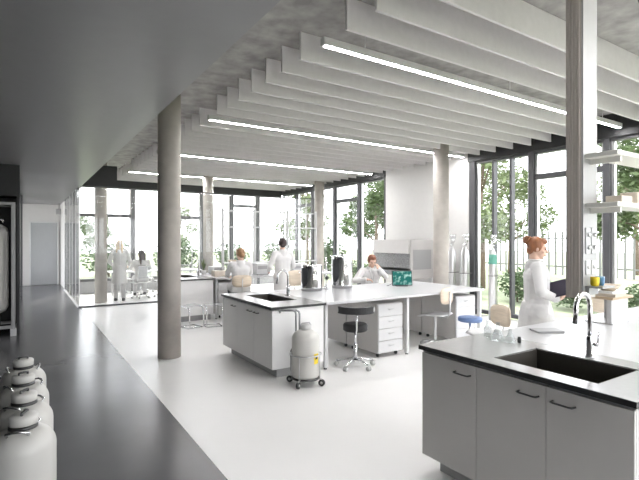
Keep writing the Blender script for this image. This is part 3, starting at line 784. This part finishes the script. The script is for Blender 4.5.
# gas cylinders by the windows
def gas_cyl(x, y, h, label, body='alu', band=None, r=.1):
    t = thing('gas_cylinder', label, 'gas cylinder', (x, y, 0), 0, 'gas cylinders by the windows')
    MB().lathe([(0, 0), (r, 0), (r, h*.86), (r*.9, h*.92), (r*.5, h*.97), (r*.3, h), (0, h)], 32).build('cylinder_body', M[body], t)
    if band: MB().lathe([(r*1.01, h*.78), (r*1.01, h*.86), (r*.93, h*.915), (r*.9, h*.915), (r, h*.78)], 32, cap=False).build('shoulder_band', M[band], t)
    MB().cyl((0, 0, h), (0, 0, h+.09), .018).cyl((-.05, 0, h+.05), (.05, 0, h+.05), .014).build('valve', M['chrome'], t)
    rg = MB().cyl((-.02, -.01, h+.15), (.03, -.06, h+.15), .05, n=24).tube([(0, 0, h+.08), (0, 0, h+.20), (.03, 0, h+.24)], .014).build('regulator', M['chrome'], t)
    for s in (-1, 1):
        g = MB().cyl((s*.055, -.02, h+.24), (s*.055-.01, -.05, h+.24), .038, n=24).tube([(s*.055, -.02, h+.24), (s*.03, 0, h+.2), (0, 0, h+.18)], .007).build('gauge', M['chrome'], rg)
    MB().tube([(-.14, .02, h*.62), (-.11, -r-.01, h*.62), (.11, -r-.01, h*.62), (.14, .02, h*.62)], .006, 8).build('strap', M['darkmetal'], t)
gas_cyl(8.08, 6.98, 1.50, 'steel gas cylinder against the white wall, nearer the column')
gas_cyl(8.08, 6.62, 1.50, 'steel gas cylinder beside the window post')
gas_cyl(8.10, 5.93, 1.48, 'grey gas cylinder with a green shoulder band before the window', 'alu', 'teal', .08)

# ------------------------------------------------------------------ fume cabinet
t = thing('fume_cabinet', 'pale grey safety cabinet with a glass sash against the white wall', 'safety cabinet', (7.6, 7.77, 0))
W, D = 1.38, .76
m = MB()
m.box(0, D, 0, .05, .74, 1.66, .004, 1).box(0, D, W-.05, W, .74, 1.66, .004, 1).box(D-.04, D, .05, W-.05, .74, 1.66).box(0, D, .05, W-.05, 1.62, 1.66)
m.build('housing', M['cab'], t)
# sloped front fascia
m = MB(); v = [(-.0, .05, 1.66), (-.0, W-.05, 1.66), (-.06, W-.05, 1.33), (-.06, .05, 1.33)]
b = [(.10, .05, 1.66), (.10, W-.05, 1.66), (.10, W-.05, 1.33), (.10, .05, 1.33)]
m.quad(*v); m.quad(*b); m.quad(v[0], v[1], b[1], b[0]); m.quad(v[2], v[3], b[3], b[2]); m.quad(v[0], v[3], b[3], b[0]); m.quad(v[1], v[2], b[2], b[1])
bmesh.ops.remove_doubles(m.bm, verts=m.bm.verts, dist=.0005)
m.build('fascia', M['cab'], t)
MB().box(-.01, 0, .05, W-.05, .98, 1.36).build('sash', M['acrylic'], t)
MB().box(.1, D-.04, .05, W-.05, .86, .90).box(D-.06, D-.04, .05, W-.05, .90, 1.62).build('work_tray', M['steelgrey'], t)
MB().box(-.06, .12, .05, W-.05, .80, .92, .01, 2).build('arm_rest', M['steelgrey'], t)
m = MB()
m.box(.06, D-.10, -.006, 0, .95, 1.42); m.build('side_window', M['plinth'], t)
m = MB()
for xx in (.04, D-.06):
    for yy in (.04, W-.06): m.box(xx-.03, xx+.03, yy-.03, yy+.03, 0, .74)
m.box(.04, D-.06, W-.08, W-.04, .15, .19).box(.04, D-.06, .02, .06, .15, .19).build('stand', M['white'], t)

# grey box at the corner of the aisle ceiling
t = thing('ceiling_speaker', 'small grey box mounted below the ceiling at the end of the aisle', 'ceiling box', (1.06, 18.6, 2.55))
MB().box(-.10, .06, -.07, .07, 0, .20, .01, 2).build('housing', M['plinth'], t)
MB().cyl((0, 0, .20), (0, 0, ZS-2.55), .012).build('bracket', M['plinth'], t)

# ------------------------------------------------------------------ small things on the far bench
def instrument(x, y, w, d, h, label, name='bench_instrument', z=BZ):
    t = thing(name, label, 'instrument', (x, y, z))
    MB().box(-w/2, w/2, -d/2, d/2, .01, h, .015, 3).build('housing', M['white'], t)
    MB().box(-w/2+.03, w/2-.03, -d/2-.004, -d/2, h*.5, h*.8).build('display', M['plinth'], t)
    for sx_ in (-1, 1):
        MB().lathe([(.014, 0), (.014, .01), (0, .01)], 12, (sx_*(w/2-.04), -d/2+.05, 0)).lathe([(.014, 0), (.014, .01), (0, .01)], 12, (sx_*(w/2-.04), d/2-.05, 0)).build('foot', M['rubber'], t)
instrument(4.55, 9.5, .34, .34, .26, 'white bench instrument right of the seated woman')
instrument(5.55, 9.55, .4, .35, .22, 'white bench instrument right of the standing man')
instrument(3.75, 10.15, .3, .3, .18, 'white bench instrument left of the seated woman')
carton(3.62, 9.55, BZ, .34, .22, .12, 'flat beige carton on the far bench, left of the seated woman')
lathe_thing('basket', 'shallow woven basket on the rack shelf of the far bench', 'basket', (4.02, 9.86, BZ+.273), [(0, 0), (.07, 0), (.09, .02), (.10, .06), (.094, .06), (.08, .02), (0, .008)], 'wood', 'basket_body')
def potted(x, y, z, h, label):
    t = thing('potted_plant', label, 'plant', (x, y, z))
    MB().lathe([(0, 0), (.045, 0), (.06, .09), (.055, .09), (.045, .08), (0, .08)], 24).build('pot', M['white'], t)
    m = MB(); rr = random.Random(5)
    for k in range(26):
        a = rr.uniform(0, 2*PI); L = rr.uniform(.4, 1)*h; lean = rr.uniform(.05, .5)
        p0 = Vector((0, 0, .08)); p1 = Vector((math.cos(a)*lean*L*.5, math.sin(a)*lean*L*.5, .08+L*.6)); p2 = Vector((math.cos(a)*lean*L, math.sin(a)*lean*L, .08+L))
        s = Vector((-math.sin(a), math.cos(a), 0))*.016
        m.quad(p0-s*.3, p0+s*.3, p1+s, p1-s); m.quad(p1-s, p1+s, p2+s*.2, p2-s*.2)
    m.build('leaves', M['leaf2'], t)
potted(3.48, 10.25, BZ, .28, 'potted plant with upright leaves on the far bench')

# ------------------------------------------------------------------ glass room: table and chairs
t = thing('meeting_table', 'long white table in the glass room', 'table', (3.35, 14.25, 0))
MB().box(-1.3, 1.3, -.45, .45, .71, .74, .004, 1).build('tabletop', M['desk'], t)
for sx_ in (-1, 1):
    for sy_ in (-1, 1): MB().box(sx_*1.15-.025, sx_*1.15+.025, sy_*.36-.025, sy_*.36+.025, 0, .71).build('leg', M['alu'], t)
mc0 = None
for i, (x, y, rz) in enumerate(((3.42, 13.62, 0), (2.80, 13.60, R(12)), (4.08, 13.62, R(-10)), (2.55, 14.95, PI), (3.2, 14.97, PI))):
    lab = ['mesh back chair in the middle of the near side of the table', 'mesh back chair under the dark haired person in the glass room', 'mesh back chair at the right of the near side of the table',
           'mesh back chair on the window side of the table, nearer the aisle', 'mesh back chair on the window side of the table, farther from the aisle'][i]
    if mc0 is None:
        t = mc0 = thing('meeting_chair', lab, 'chair', (x, y, 0), rz, 'chairs round the glass room table')
        star_base(t, .24, 'chrome', True, .065)
        MB().cyl((0, 0, .09), (0, 0, .43), .02).build('gas_lift', M['chrome'], t)
        MB().box(-.22, .22, -.20, .22, .43, .47, .015, 2).build('seat', M['white'], t)
        MB().tube([(-.19, -.20, .45), (-.2, -.25, .6), (-.19, -.27, .92), (.19, -.27, .92), (.2, -.25, .6), (.19, -.20, .45)], .012, 8).build('back_frame', M['chrome'], t)
        MB().box(-.18, .18, -.266, -.258, .58, .91).build('backrest', M['acrylic'], t)
    else:
        t = copy_tree(mc0); t.location = (x, y, 0); t.rotation_euler.z = rz; t['label'] = lab

# ------------------------------------------------------------------ people
def remesh(mb, name, mname, parent, vox, smooth=3):
    me = bpy.data.meshes.new(name); mb.bm.to_mesh(me); mb.bm.free()
    tmp = bpy.data.objects.new('tmp', me); C.objects.link(tmp)
    md = tmp.modifiers.new('r', 'REMESH'); md.mode = 'VOXEL'; md.voxel_size = vox; md.use_smooth_shade = True
    if smooth:
        s = tmp.modifiers.new('s', 'SMOOTH'); s.factor = .5; s.iterations = smooth
    dg = bpy.context.evaluated_depsgraph_get()
    ne = bpy.data.meshes.new_from_object(tmp.evaluated_get(dg))
    bpy.data.objects.remove(tmp); bpy.data.meshes.remove(me)
    for p in ne.polygons: p.use_smooth = True
    ne.name = name; ne.materials.clear(); ne.materials.append(M[mname])
    o = bpy.data.objects.new(name, ne); C.objects.link(o); o.parent = parent
    return o

def ik(a, b, l1, l2, pole):
    a, b = Vector(a), Vector(b); d = b-a; L = min(d.length, (l1+l2)*.999); dn = d.normalized()
    b = a+dn*L
    x = (l1*l1-l2*l2+L*L)/(2*L); h = math.sqrt(max(l1*l1-x*x, 0))
    pv = Vector(pole); pv = (pv-dn*pv.dot(dn)).normalized()
    return a+dn*x+pv*h, b

def hand(m, wrist, fdir, nrm, side, curl):
    """five fingers; fdir = pointing direction, nrm = back of the hand, side = thumb direction sign"""
    w = Vector(wrist); f = Vector(fdir).normalized(); n = Vector(nrm); n = (n-f*n.dot(f)).normalized(); s = f.cross(n)*side
    q = Matrix((s, f, n)).transposed().to_quaternion()
    m.ell(w+f*.045, (.040, .052, .016), q)
    m.cap(w-f*.02, .024, w+f*.02, .026)
    for k, (o, L) in enumerate(((.029, .066), (.010, .074), (-.010, .068), (-.028, .054))):
        b = w+f*.082+s*o; c1 = curl*.9
        d1 = (f*math.cos(c1)-n*math.sin(c1)); d2 = (f*math.cos(c1*2.1)-n*math.sin(c1*2.1))
        k1 = b+d1*L*.5; k2 = k1+d2*L*.5
        m.cap(b-f*.02, .0098, k1, .0090); m.cap(k1, .0090, k2, .0078)
    b = w+f*.022+s*.030; d = (f*.62+s*.70-n*.25).normalized(); k1 = b+d*.036; d2 = (f*.9+s*.25-n*.4).normalized()
    m.cap(b-d*.02, .014, k1, .0112); m.cap(k1, .0110, k1+d2*.03, .0095)

def person(label, loc, face, height=1.68, pose='stand', seat=.45, hands=None, poles=None, handdirs=None, hair='hair_brown', style='short', trousers='jeans',
           headturn=0, nod=0, lean=0, vox=.011, curl=.5, group=None):
    t = thing('person', label, 'person', loc, math.atan2(-face[0], face[1]), group)
    k = height/1.70
    S = lambda x, y, z: Vector((x*k, y*k, z*k))
    if pose == 'stand':
        hipz = .90*k; hip = Vector((0, 0, hipz))
        knees = [S(s*.095, .025, .49) for s in (-1, 1)]; ank = [S(s*.10, -.02, .085) for s in (-1, 1)]
    else:
        hipz = seat+.09; hip = Vector((0, -.06, hipz))
        knees = [Vector((s*.13, .36*k, hipz-.015)) for s in (-1, 1)]
        fz = max(.085, hipz-.42*k)
        ank = [Vector((s*.13, .33*k, fz)) for s in (-1, 1)]
    L = Matrix.Rotation(-lean, 4, 'X')
    up = lambda x, y, z: hip+(L @ S(x, y, z))      # torso coordinates above the hips
    hips = [hip+S(s*.088, 0, 0) for s in (-1, 1)]
    waist, chest, nb = up(0, .005, .16), up(0, .0, .36), up(0, -.015, .515)
    sh = [up(s*.172, -.01, .465) for s in (-1, 1)]
    hc0 = up(0, .01, .665)
    HR = (L @ Matrix.Rotation(headturn, 4, 'Z') @ Matrix.Rotation(-nod, 4, 'X')).to_quaternion()
    if lean: HR = (Matrix.Rotation(headturn, 4, 'Z') @ Matrix.Rotation(-nod, 4, 'X')).to_quaternion()
    hd = lambda x, y, z: hc0+HR @ S(x, y, z)
    hands = hands or [S(-.21, .06, .80), S(.21, .06, .80)]
    poles = poles or [(-.6, -1, -.2), (.6, -1, -.2)]
    arms = []
    for i in (0, 1):
        e, w = ik(sh[i], hands[i], .285*k, .255*k, poles[i]); arms.append((sh[i], e, w))
    # ---- body (one continuous surface)
    m = MB()
    m.ell(hd(0, -.008, .030), (.074*k, .092*k, .088*k), HR); m.ell(hd(0, .028, -.028), (.058*k, .062*k, .080*k), HR)
    m.ell(hd(0, .050, -.082), (.030*k, .030*k, .026*k), HR)
    m.cap(hd(0, .086, .012), .010*k, hd(0, .106, -.022), .014*k)                       # nose
    m.ell(hd(0, .092, -.056), (.024*k, .010*k, .011*k), HR)                           # mouth
    for s in (-1, 1):
        m.ell(hd(s*.075, -.004, -.004), (.012*k, .020*k, .032*k), HR)                 # ears
        m.cap(hd(s*.012, .084, .026), .010*k, hd(s*.045, .072, .026), .010*k)         # brow
        m.ell(hd(s*.040, .062, -.022), (.022*k, .018*k, .018*k), HR)                  # cheeks
    m.cap(nb-Vector((0, 0, .03)), .062*k, hd(0, -.018, -.06), .052*k)
    m.cap(chest+S(-.06, 0, 0), .105*k, chest+S(.06, 0, 0), .105*k); m.cap(waist+S(-.05, 0, 0), .098*k, waist+S(.05, 0, 0), .098*k)
    m.cap(hip+S(-.055, 0, .02), .112*k, hip+S(.055, 0, .02), .112*k); m.cap(hip, .10*k, chest, .10*k); m.cap(chest, .10*k, nb-Vector((0, 0, .04)), .085*k)
    for i in (0, 1):
        a, e, w = arms[i]; s = (-1, 1)[i]
        m.cap(nb-Vector((0, 0, .05)), .06*k, a, .056*k); m.cap(a, .054*k, e, .041*k); m.cap(e, .041*k, w, .027*k)
        hdir, hn = (handdirs[i] if handdirs else ((w-e).normalized(), (s*.9, .3, .1)))
        hand(m, w, hdir, hn, (1 if i == 0 else -1)*1, curl)
        m.cap(hips[i], .088*k, knees[i], .056*k); m.cap(knees[i], .055*k, ank[i], .036*k); m.cap(ank[i], .036*k, ank[i]+S(0, .13, -.045), .030*k)
    remesh(m, 'body', 'skin', t, vox)
    # ---- coat
    m = MB()
    m.cap(chest+S(-.075, .0, 0), .125*k, chest+S(.075, .0, 0), .125*k); m.cap(waist+S(-.06, 0, 0), .118*k, waist+S(.06, 0, 0), .118*k)
    m.cap(waist+S(-.055, 0, 0), .12*k, chest+S(-.06, 0, 0), .122*k); m.cap(waist+S(.055, 0, 0), .12*k, chest+S(.06, 0, 0), .122*k)
    m.cap(hip, .13*k, waist, .122*k); m.cap(waist, .122*k, chest, .125*k)
    m.cap(hip+S(-.065, 0, .0), .135*k, hip+S(.065, 0, .0), .135*k); m.cap(hip+S(-.05, 0, .0), .13*k, waist+S(-.05, 0, 0), .118*k); m.cap(hip+S(.05, 0, .0), .13*k, waist+S(.05, 0, 0), .118*k)
    m.cap(chest+S(0, -.01, .05), .112*k, nb-Vector((0, .004, .045)), .10*k)
    for i in (0, 1):
        a, e, w = arms[i]
        m.cap(nb+S(0, 0, -.06), .068*k, a, .068*k); m.cap(a, .070*k, e, .056*k); m.cap(e, .056*k, e+(w-e)*.93, .044*k)
    if pose == 'stand':
        m.lathe([(.205*k, 0), (.192*k, .22*k), (.170*k, .40*k), (.145*k, .5*k)], 28, hip+S(0, 0, -.42))
        for a in range(0, 360, 30): m.cap(hip+S(.175*math.cos(R(a)), .165*math.sin(R(a)), -.36), .024*k, hip+S(.13*math.cos(R(a)), .12*math.sin(R(a)), 0), .012*k)
    else:
        for i in (0, 1): m.cap(hips[i], .118*k, hips[i]+(knees[i]-hips[i])*.9, .098*k)
        m.cap(hip+S(0, .1, .0), .10*k, hip+S(0, .3, -.01), .085*k)
        m.box(hip.x-.19*k, hip.x+.19*k, hip.y-.13*k, hip.y+.1*k, hip.z-.085, hip.z+.02)
    cobj = remesh(m, 'lab_coat', 'coat', t, vox)
    # collar and opening
    cm = MB(); n = 14
    ringp = [nb+S(.072*math.sin(R(a)), .068*-math.cos(R(a))+.012, .018+.0*a) for a in range(-150, 151, 20)]
    cm.tube(ringp, .017*k, 8)
    for s in (-1, 1): cm.tube([nb+S(s*.045, .06, .015), up(s*.03, .115, .42), up(s*.008, .133, .30)], .012*k, 8)
    cm.build('collar', M['coat'], cobj)
    # ---- trousers and shoes
    m = MB()
    for i in (0, 1):
        m.cap(hips[i], .084*k, knees[i], .068*k); m.cap(knees[i], .072*k, ank[i]+Vector((0, 0, .0)), .056*k)
    m.cap(hips[0], .1*k, hips[1], .1*k)
    remesh(m, 'trousers', trousers, t, vox*1.2)
    for i in (0, 1):
        m = MB(); a = ank[i]
        m.cap(a+Vector((0, -.02, -.035)), .046*k, a+S(0, .14, -.05), .038*k)
        m.box(a.x-.04, a.x+.04, a.y-.065, a.y+.175*k, a.z-.085, a.z-.06, .01)
        m.build('shoe', M['rubber'], t)
    # ---- eyes and hair
    for s in (-1, 1): MB().ell(hd(s*.030, .083, .006), (.011*k, .008*k, .007*k), HR).build('eye', M['eye'], t)
    MB().cap(hd(-.018, .099, -.056), .0045*k, hd(.018, .099, -.056), .0045*k).build('lips', M['lips'], t)
    m = MB()
    m.ell(hd(0, -.022, .044), (.084*k, .096*k, .088*k), HR); m.ell(hd(0, .040, .088), (.060*k, .052*k, .036*k), HR)
    for s in (-1, 1): m.ell(hd(s*.066, -.02, .02), (.020*k, .062*k, .06*k), HR)
    m.ell(hd(0, -.062, -.02), (.066*k, .045*k, .058*k), HR)
    if style == 'bun':
        m.ell(hd(.0, -.115, .075), (.050*k, .046*k, .046*k), HR); m.ell(hd(.025, -.125, .10), (.026*k, .024*k, .026*k), HR); m.ell(hd(-.02, -.14, .085), (.026*k,)*3, HR)
        m.tube([hd(.02+.045*math.cos(a*.5), -.12+.03*math.sin(a*.5), .075+.045*math.sin(a)) for a in range(7)], .012*k)
    if style == 'lowbun': m.ell(hd(.0, -.105, -.03), (.045*k, .04*k, .05*k), HR)
    if style == 'long':
        for s in (-1, 0, 1): m.cap(hd(s*.05, -.06, .0), .05*k, hd(s*.06, -.085, -.27), .03*k)
    remesh(m, 'hair', hair, t, min(vox, .009), 2)
    return t

# woman with the dark folder at the right
wf = Vector((.667, -.732))
wp = person('auburn haired woman in a white coat holding a dark folder beyond the front bench', (4.70, 2.89, 0), wf, 1.69, 'stand',
       hands=[Vector((-.12, .20, 1.12)), Vector((.16, .17, 1.03))], poles=[(-1, -.6, -.6), (1, -.6, -.6)],
       handdirs=[((.55, .8, .1), (-.4, .3, -.8)), ((-.5, .8, .1), (.5, .3, -.8))], hair='hair_auburn', style='bun', trousers='trouser', headturn=R(-6), nod=R(10), vox=.0075, curl=.55)
t = thing('folder', 'dark plum folder held open by the auburn haired woman', 'folder', (0, 0, 0))
q = Matrix.Rotation(wp.rotation_euler.z, 4, 'Z')
t.location = wp.location + q.to_3x3() @ Vector((.10, .22, 1.14)); t.rotation_euler = (R(18), R(20), wp.rotation_euler.z)
MB().box(-.17, .17, -.115, .125, 0, .008, .002, 1).build('cover', M['clip'], t)
MB().box(-.15, .15, -.10, .11, .008, .0095).build('page', M['clip'], t)

# seated woman at the far bench, seen from behind
wood_chair('white chair with beech back under the woman seated at the far bench', 3.60, 8.42, R(-14), .62, (.74, .97), mseat='charcoal')
person('brown haired woman in a white coat seated at the far bench, back turned', (3.60, 8.44, 0), (.24, .97), 1.66, 'sit', .625,
       hands=[Vector((-.17, .36, .92)), Vector((.17, .36, .92))], hair='hair_brown', style='lowbun', headturn=R(20), nod=R(8), vox=.012)
# standing man seen from behind
person('dark haired man in a white coat standing with his back turned at the far bench', (4.60, 8.52, 0), (.05, 1), 1.70, 'stand',
       hands=[Vector((-.22, .22, 1.0)), Vector((.2, .24, 1.0))], hair='hair_black', style='short', headturn=R(-10), vox=.012)
# man bent over the middle bench
t = thing('round_stool', 'grey round stool under the man resting his chin on his hand', 'stool', (5.72, 6.96, 0))
star_base(t, .2, 'chrome', False, .05)
MB().cyl((0, 0, .07), (0, 0, .44), .017).build('post', M['chrome'], t)
MB().lathe([(0, .43), (.16, .43), (.178, .44), (.18, .475), (.17, .486), (0, .49)], 40).build('seat', M['charcoal'], t)
person('reddish haired man in a white coat seated behind the monitor, hand at his chin', (5.72, 6.98, 0), (-.35, -.94), 1.72, 'sit', .495,
       hands=[Vector((-.02, .42, 1.10)), Vector((.20, .36, .905))], poles=[(-1, .2, -1), (1, -.5, -.5)], handdirs=[((.15, -.3, .9), (-.3, .9, .2)), ((-.9, .35, 0), (0, 0, 1))],
       hair='hair_red', style='short', nod=R(22), lean=R(14), vox=.010, curl=.7)
# pair in the glass room
person('blond long haired person in white seated in the glass room', (2.58, 14.92, 0), (.12, -1), 1.74, 'sit', .48, hands=[Vector((-.18, .36, .79)), Vector((.18, .36, .79))],
       hair='hair_blond', style='long', headturn=R(150), vox=.013) if False else None
person('blond long haired person in white standing at the glass room table', (2.2, 13.38, 0), (.25, .95), 1.66, 'stand', hair='hair_blond', style='long', vox=.013, trousers='trouser',
       hands=[Vector((-.2, .2, .95)), Vector((.2, .25, .95))])
person('dark haired person in white seated in the glass room', (2.80, 13.62, 0), (.1, 1), 1.72, 'sit', .475, hands=[Vector((-.18, .38, .80)), Vector((.18, .38, .80))],
       hair='hair_black', style='long', headturn=R(25), vox=.013, trousers='trouser')

# ------------------------------------------------------------------ garden
struct(MB().box(-40, -.3, -45, 70, -.35, -.2).build('ground_bounce', M['bounce_ground']), 'unseen pale ground added outside the aisle glazing against green bounce', 'bounce_ground')  # unseen ground, made pale to keep green bounce off the soffit
gl = MB().box(-.3, 70, -45, 70, -.35, -.2).build('ground_lawn', M['lawn']); struct(gl, 'bright lawn outside the windows', 'lawn')
def leaf_mesh(rng, n, blobs, size):
    m = MB()
    for _ in range(n):
        c, rad = rng.choice(blobs)
        while True:
            d = Vector((rng.uniform(-1, 1), rng.uniform(-1, 1), rng.uniform(-1, 1)))
            if .35 < d.length < 1: break
        p = Vector(c)+Vector((d.x*rad, d.y*rad, d.z*rad*.85))
        a = Vector((rng.uniform(-1, 1), rng.uniform(-1, 1), rng.uniform(-.6, .6))).normalized()
        b = a.cross(Vector((rng.uniform(-1, 1), rng.uniform(-1, 1), rng.uniform(-1, 1)))).normalized()
        L = size*rng.uniform(.7, 1.3)
        m.quad(p-a*L*.5, p+b*L*.22, p+a*L*.5, p-b*L*.22)
    return m
def make_tree(rng, H, cr, leafmat, n):
    t = thing('tree', None, 'tree', group='garden trees outside the windows')
    tr = MB().tube([(0, 0, -.25), (.05, .02, H*.25), (-.03, .06, H*.5), (.04, 0, H*.8)], [.16, .12, .09, .03], 10)
    blobs = []
    for k in range(9):
        a = rng.uniform(0, 2*PI); z = H*rng.uniform(.38, .95); rr = cr*rng.uniform(.3, .8)*(1.1-abs(z/H-.6))
        p = Vector((math.cos(a)*rr, math.sin(a)*rr, z)); blobs.append((p, cr*rng.uniform(.35, .55)))
        tr.tube([(0, .03, z*.7), p*.5+Vector((0, 0, z*.42)), p], [.05, .035, .012], 7)
    tr.build('trunk', M['bark'], t)
    leaf_mesh(rng, n, blobs, .26).build('crown', M[leafmat], t)
    return t
rg = random.Random(3)
protos = [make_tree(rg, 7.5, 2.3, 'leaf2', 4200), make_tree(rg, 6.2, 2.0, 'leaf', 4200)]
spots = [(14.8, 11.3, 0), (14.6, 5.4, 1), (14.8, 17.6, 1), (20.8, 14.2, 0), (14.4, 23.6, 0), (20.8, 8.2, 0), (20.8, 20.2, 1), (20.8, 2.2, 0), (20.8, 26.3, 1), (27, 11, 1), (9.0, 31.5, 0), (4.0, 33, 1), (-1.5, 31.5, 0)]
used = [False, False]
tl = ['pale leaved tree outside the window beside the gas cylinders', 'tree outside at the right edge behind the shelves', 'tree outside behind the steel vessels', 'tree outside behind the auburn haired woman',
      'tree outside the far right corner windows', 'second row tree outside between woman and service column', 'second row tree outside behind the steel vessels', 'second row tree outside at the right edge',
      'second row tree outside beyond the far corner', 'tree outside beyond the picket fence', 'tree outside beyond the far facade, right', 'tree outside beyond the far facade, middle', 'tree outside beyond the glass room']
for i, (x, y, k) in enumerate(spots):
    if not used[k]: o = protos[k]; used[k] = True
    else: o = copy_tree(protos[k])
    o.location = (x, y, -.2); o.rotation_euler.z = i*1.3; s = .8 if i < 10 else .55; o.scale = (s, s, s); o['label'] = tl[i]
b0 = None
bl = []
for j in range(11): bl.append((12.2+.2*math.sin(j*2.1), 1.2+j*1.75))
for j in range(7): bl.append((-3+j*3.3, 25+.3*math.sin(j*1.7)))
for i, (x, y) in enumerate(bl):
    if b0 is None:
        b0 = thing('shrub', None, 'shrub', (x, y, -.2), 0, 'shrubs along the lawn')
        leaf_mesh(rg, 1300, [((0, 0, .55), .6), ((.35, .1, .5), .5), ((-.3, -.2, .6), .55), ((.1, .3, .85), .45)], .13).build('foliage', M['hedge'], b0)
        MB().tube([(0, 0, -.02), (.02, 0, .4), (.1, .05, .8)], [.03, .025, .01], 8).tube([(0, 0, 0), (-.15, -.1, .5)], [.02, .01], 6).build('stem', M['bark'], b0); o = b0
    else: o = copy_tree(b0)
    o.location = (x, y, -.2); o.rotation_euler.z = i*.9; s = (.78 if i < 11 else 1.6)+.1*math.sin(i*1.9); o.scale = (s, s, s)
    ow = ['first', 'second', 'third', 'fourth', 'fifth', 'sixth', 'seventh', 'eighth', 'ninth', 'tenth', 'eleventh']
    o['label'] = ('leafy shrub beyond the right facade, %s of its row counted from the viewer' % ow[i]) if i < 11 else ('large leafy bush beyond the far facade, %s of its row from the left' % ow[i-11])
t = thing('garden_fence', 'grey picket fence across the lawn beyond the right windows', 'fence', (24.0, 0, -.2))
m = MB().box(-.02, .02, -4, 30, .4, .48).box(-.02, .02, -4, 30, 1.9, 1.98); m.build('rail', M['fence'], t)
pk = None
for i in range(90):
    if pk is None: pk = MB().box(-.05, -.02, -.05, .05, 0, 2.3).build('picket', M['fence'], t, (0, -4, 0)); o = pk
    else: o = pk.copy(); C.objects.link(o); o.location = (0, -4+i*.375, 0)

# ------------------------------------------------------------------ light
W = bpy.data.worlds.new('sky'); bpy.context.scene.world = W; W.use_nodes = True
bg = W.node_tree.nodes['Background']; bg.inputs[0].default_value = (.95, .95, 1, 1); bg.inputs[1].default_value = 3
def portal(loc, rot, sx_, sy_):
    l = bpy.data.lights.new('portal', 'AREA'); l.shape = 'RECTANGLE'; l.size = sx_; l.size_y = sy_; l.cycles.is_portal = True
    o = bpy.data.objects.new('portal', l); C.objects.link(o); o.location = loc; o.rotation_euler = rot
portal((XF+.24, 1.3, 1.75), (0, R(90), 0), 3.4, 10.6)
portal((XF+.24, 12.6, 1.75), (0, R(90), 0), 3.4, 6.1)
portal((-.3, 15.2, 1.48), (0, R(-90), 0), 2.9, 8.6)
portal((3.65, -4.25, 1.5), (R(90), 0, 0), 9.1, 2.8)
portal((4.8, YF+.24, 1.9), (R(-90), 0, 0), 7.3, 3.1)
sun = bpy.data.lights.new('sun', 'SUN'); sun.energy = 4; sun.angle = R(3); sun.color = (1, .95, .86)
so = bpy.data.objects.new('sun', sun); C.objects.link(so)
so.rotation_euler = Vector((-.25, -.62, -.74)).to_track_quat('-Z', 'Y').to_euler(); so.location = (5, 10, 20)

# ------------------------------------------------------------------ camera
cd = bpy.data.cameras.new('camera'); cd.sensor_width = 36; cd.lens = 456/639*36; cd.clip_end = 300
co = bpy.data.objects.new('camera', cd); C.objects.link(co); co.location = (0, 0, 1.65); co.rotation_euler = (R(90), 0, R(-33.0))
sc = bpy.context.scene; sc.camera = co
sc.view_settings.view_transform = 'Standard'; sc.view_settings.look = 'None'; sc.view_settings.gamma = 1; sc.view_settings.exposure = 1.2
sc.cycles.max_bounces = 10; sc.cycles.diffuse_bounces = 6; sc.cycles.transparent_max_bounces = 24
sc.cycles.sample_clamp_indirect = 6; sc.cycles.caustics_reflective = False; sc.cycles.caustics_refractive = False
sc.cycles.use_denoising = True
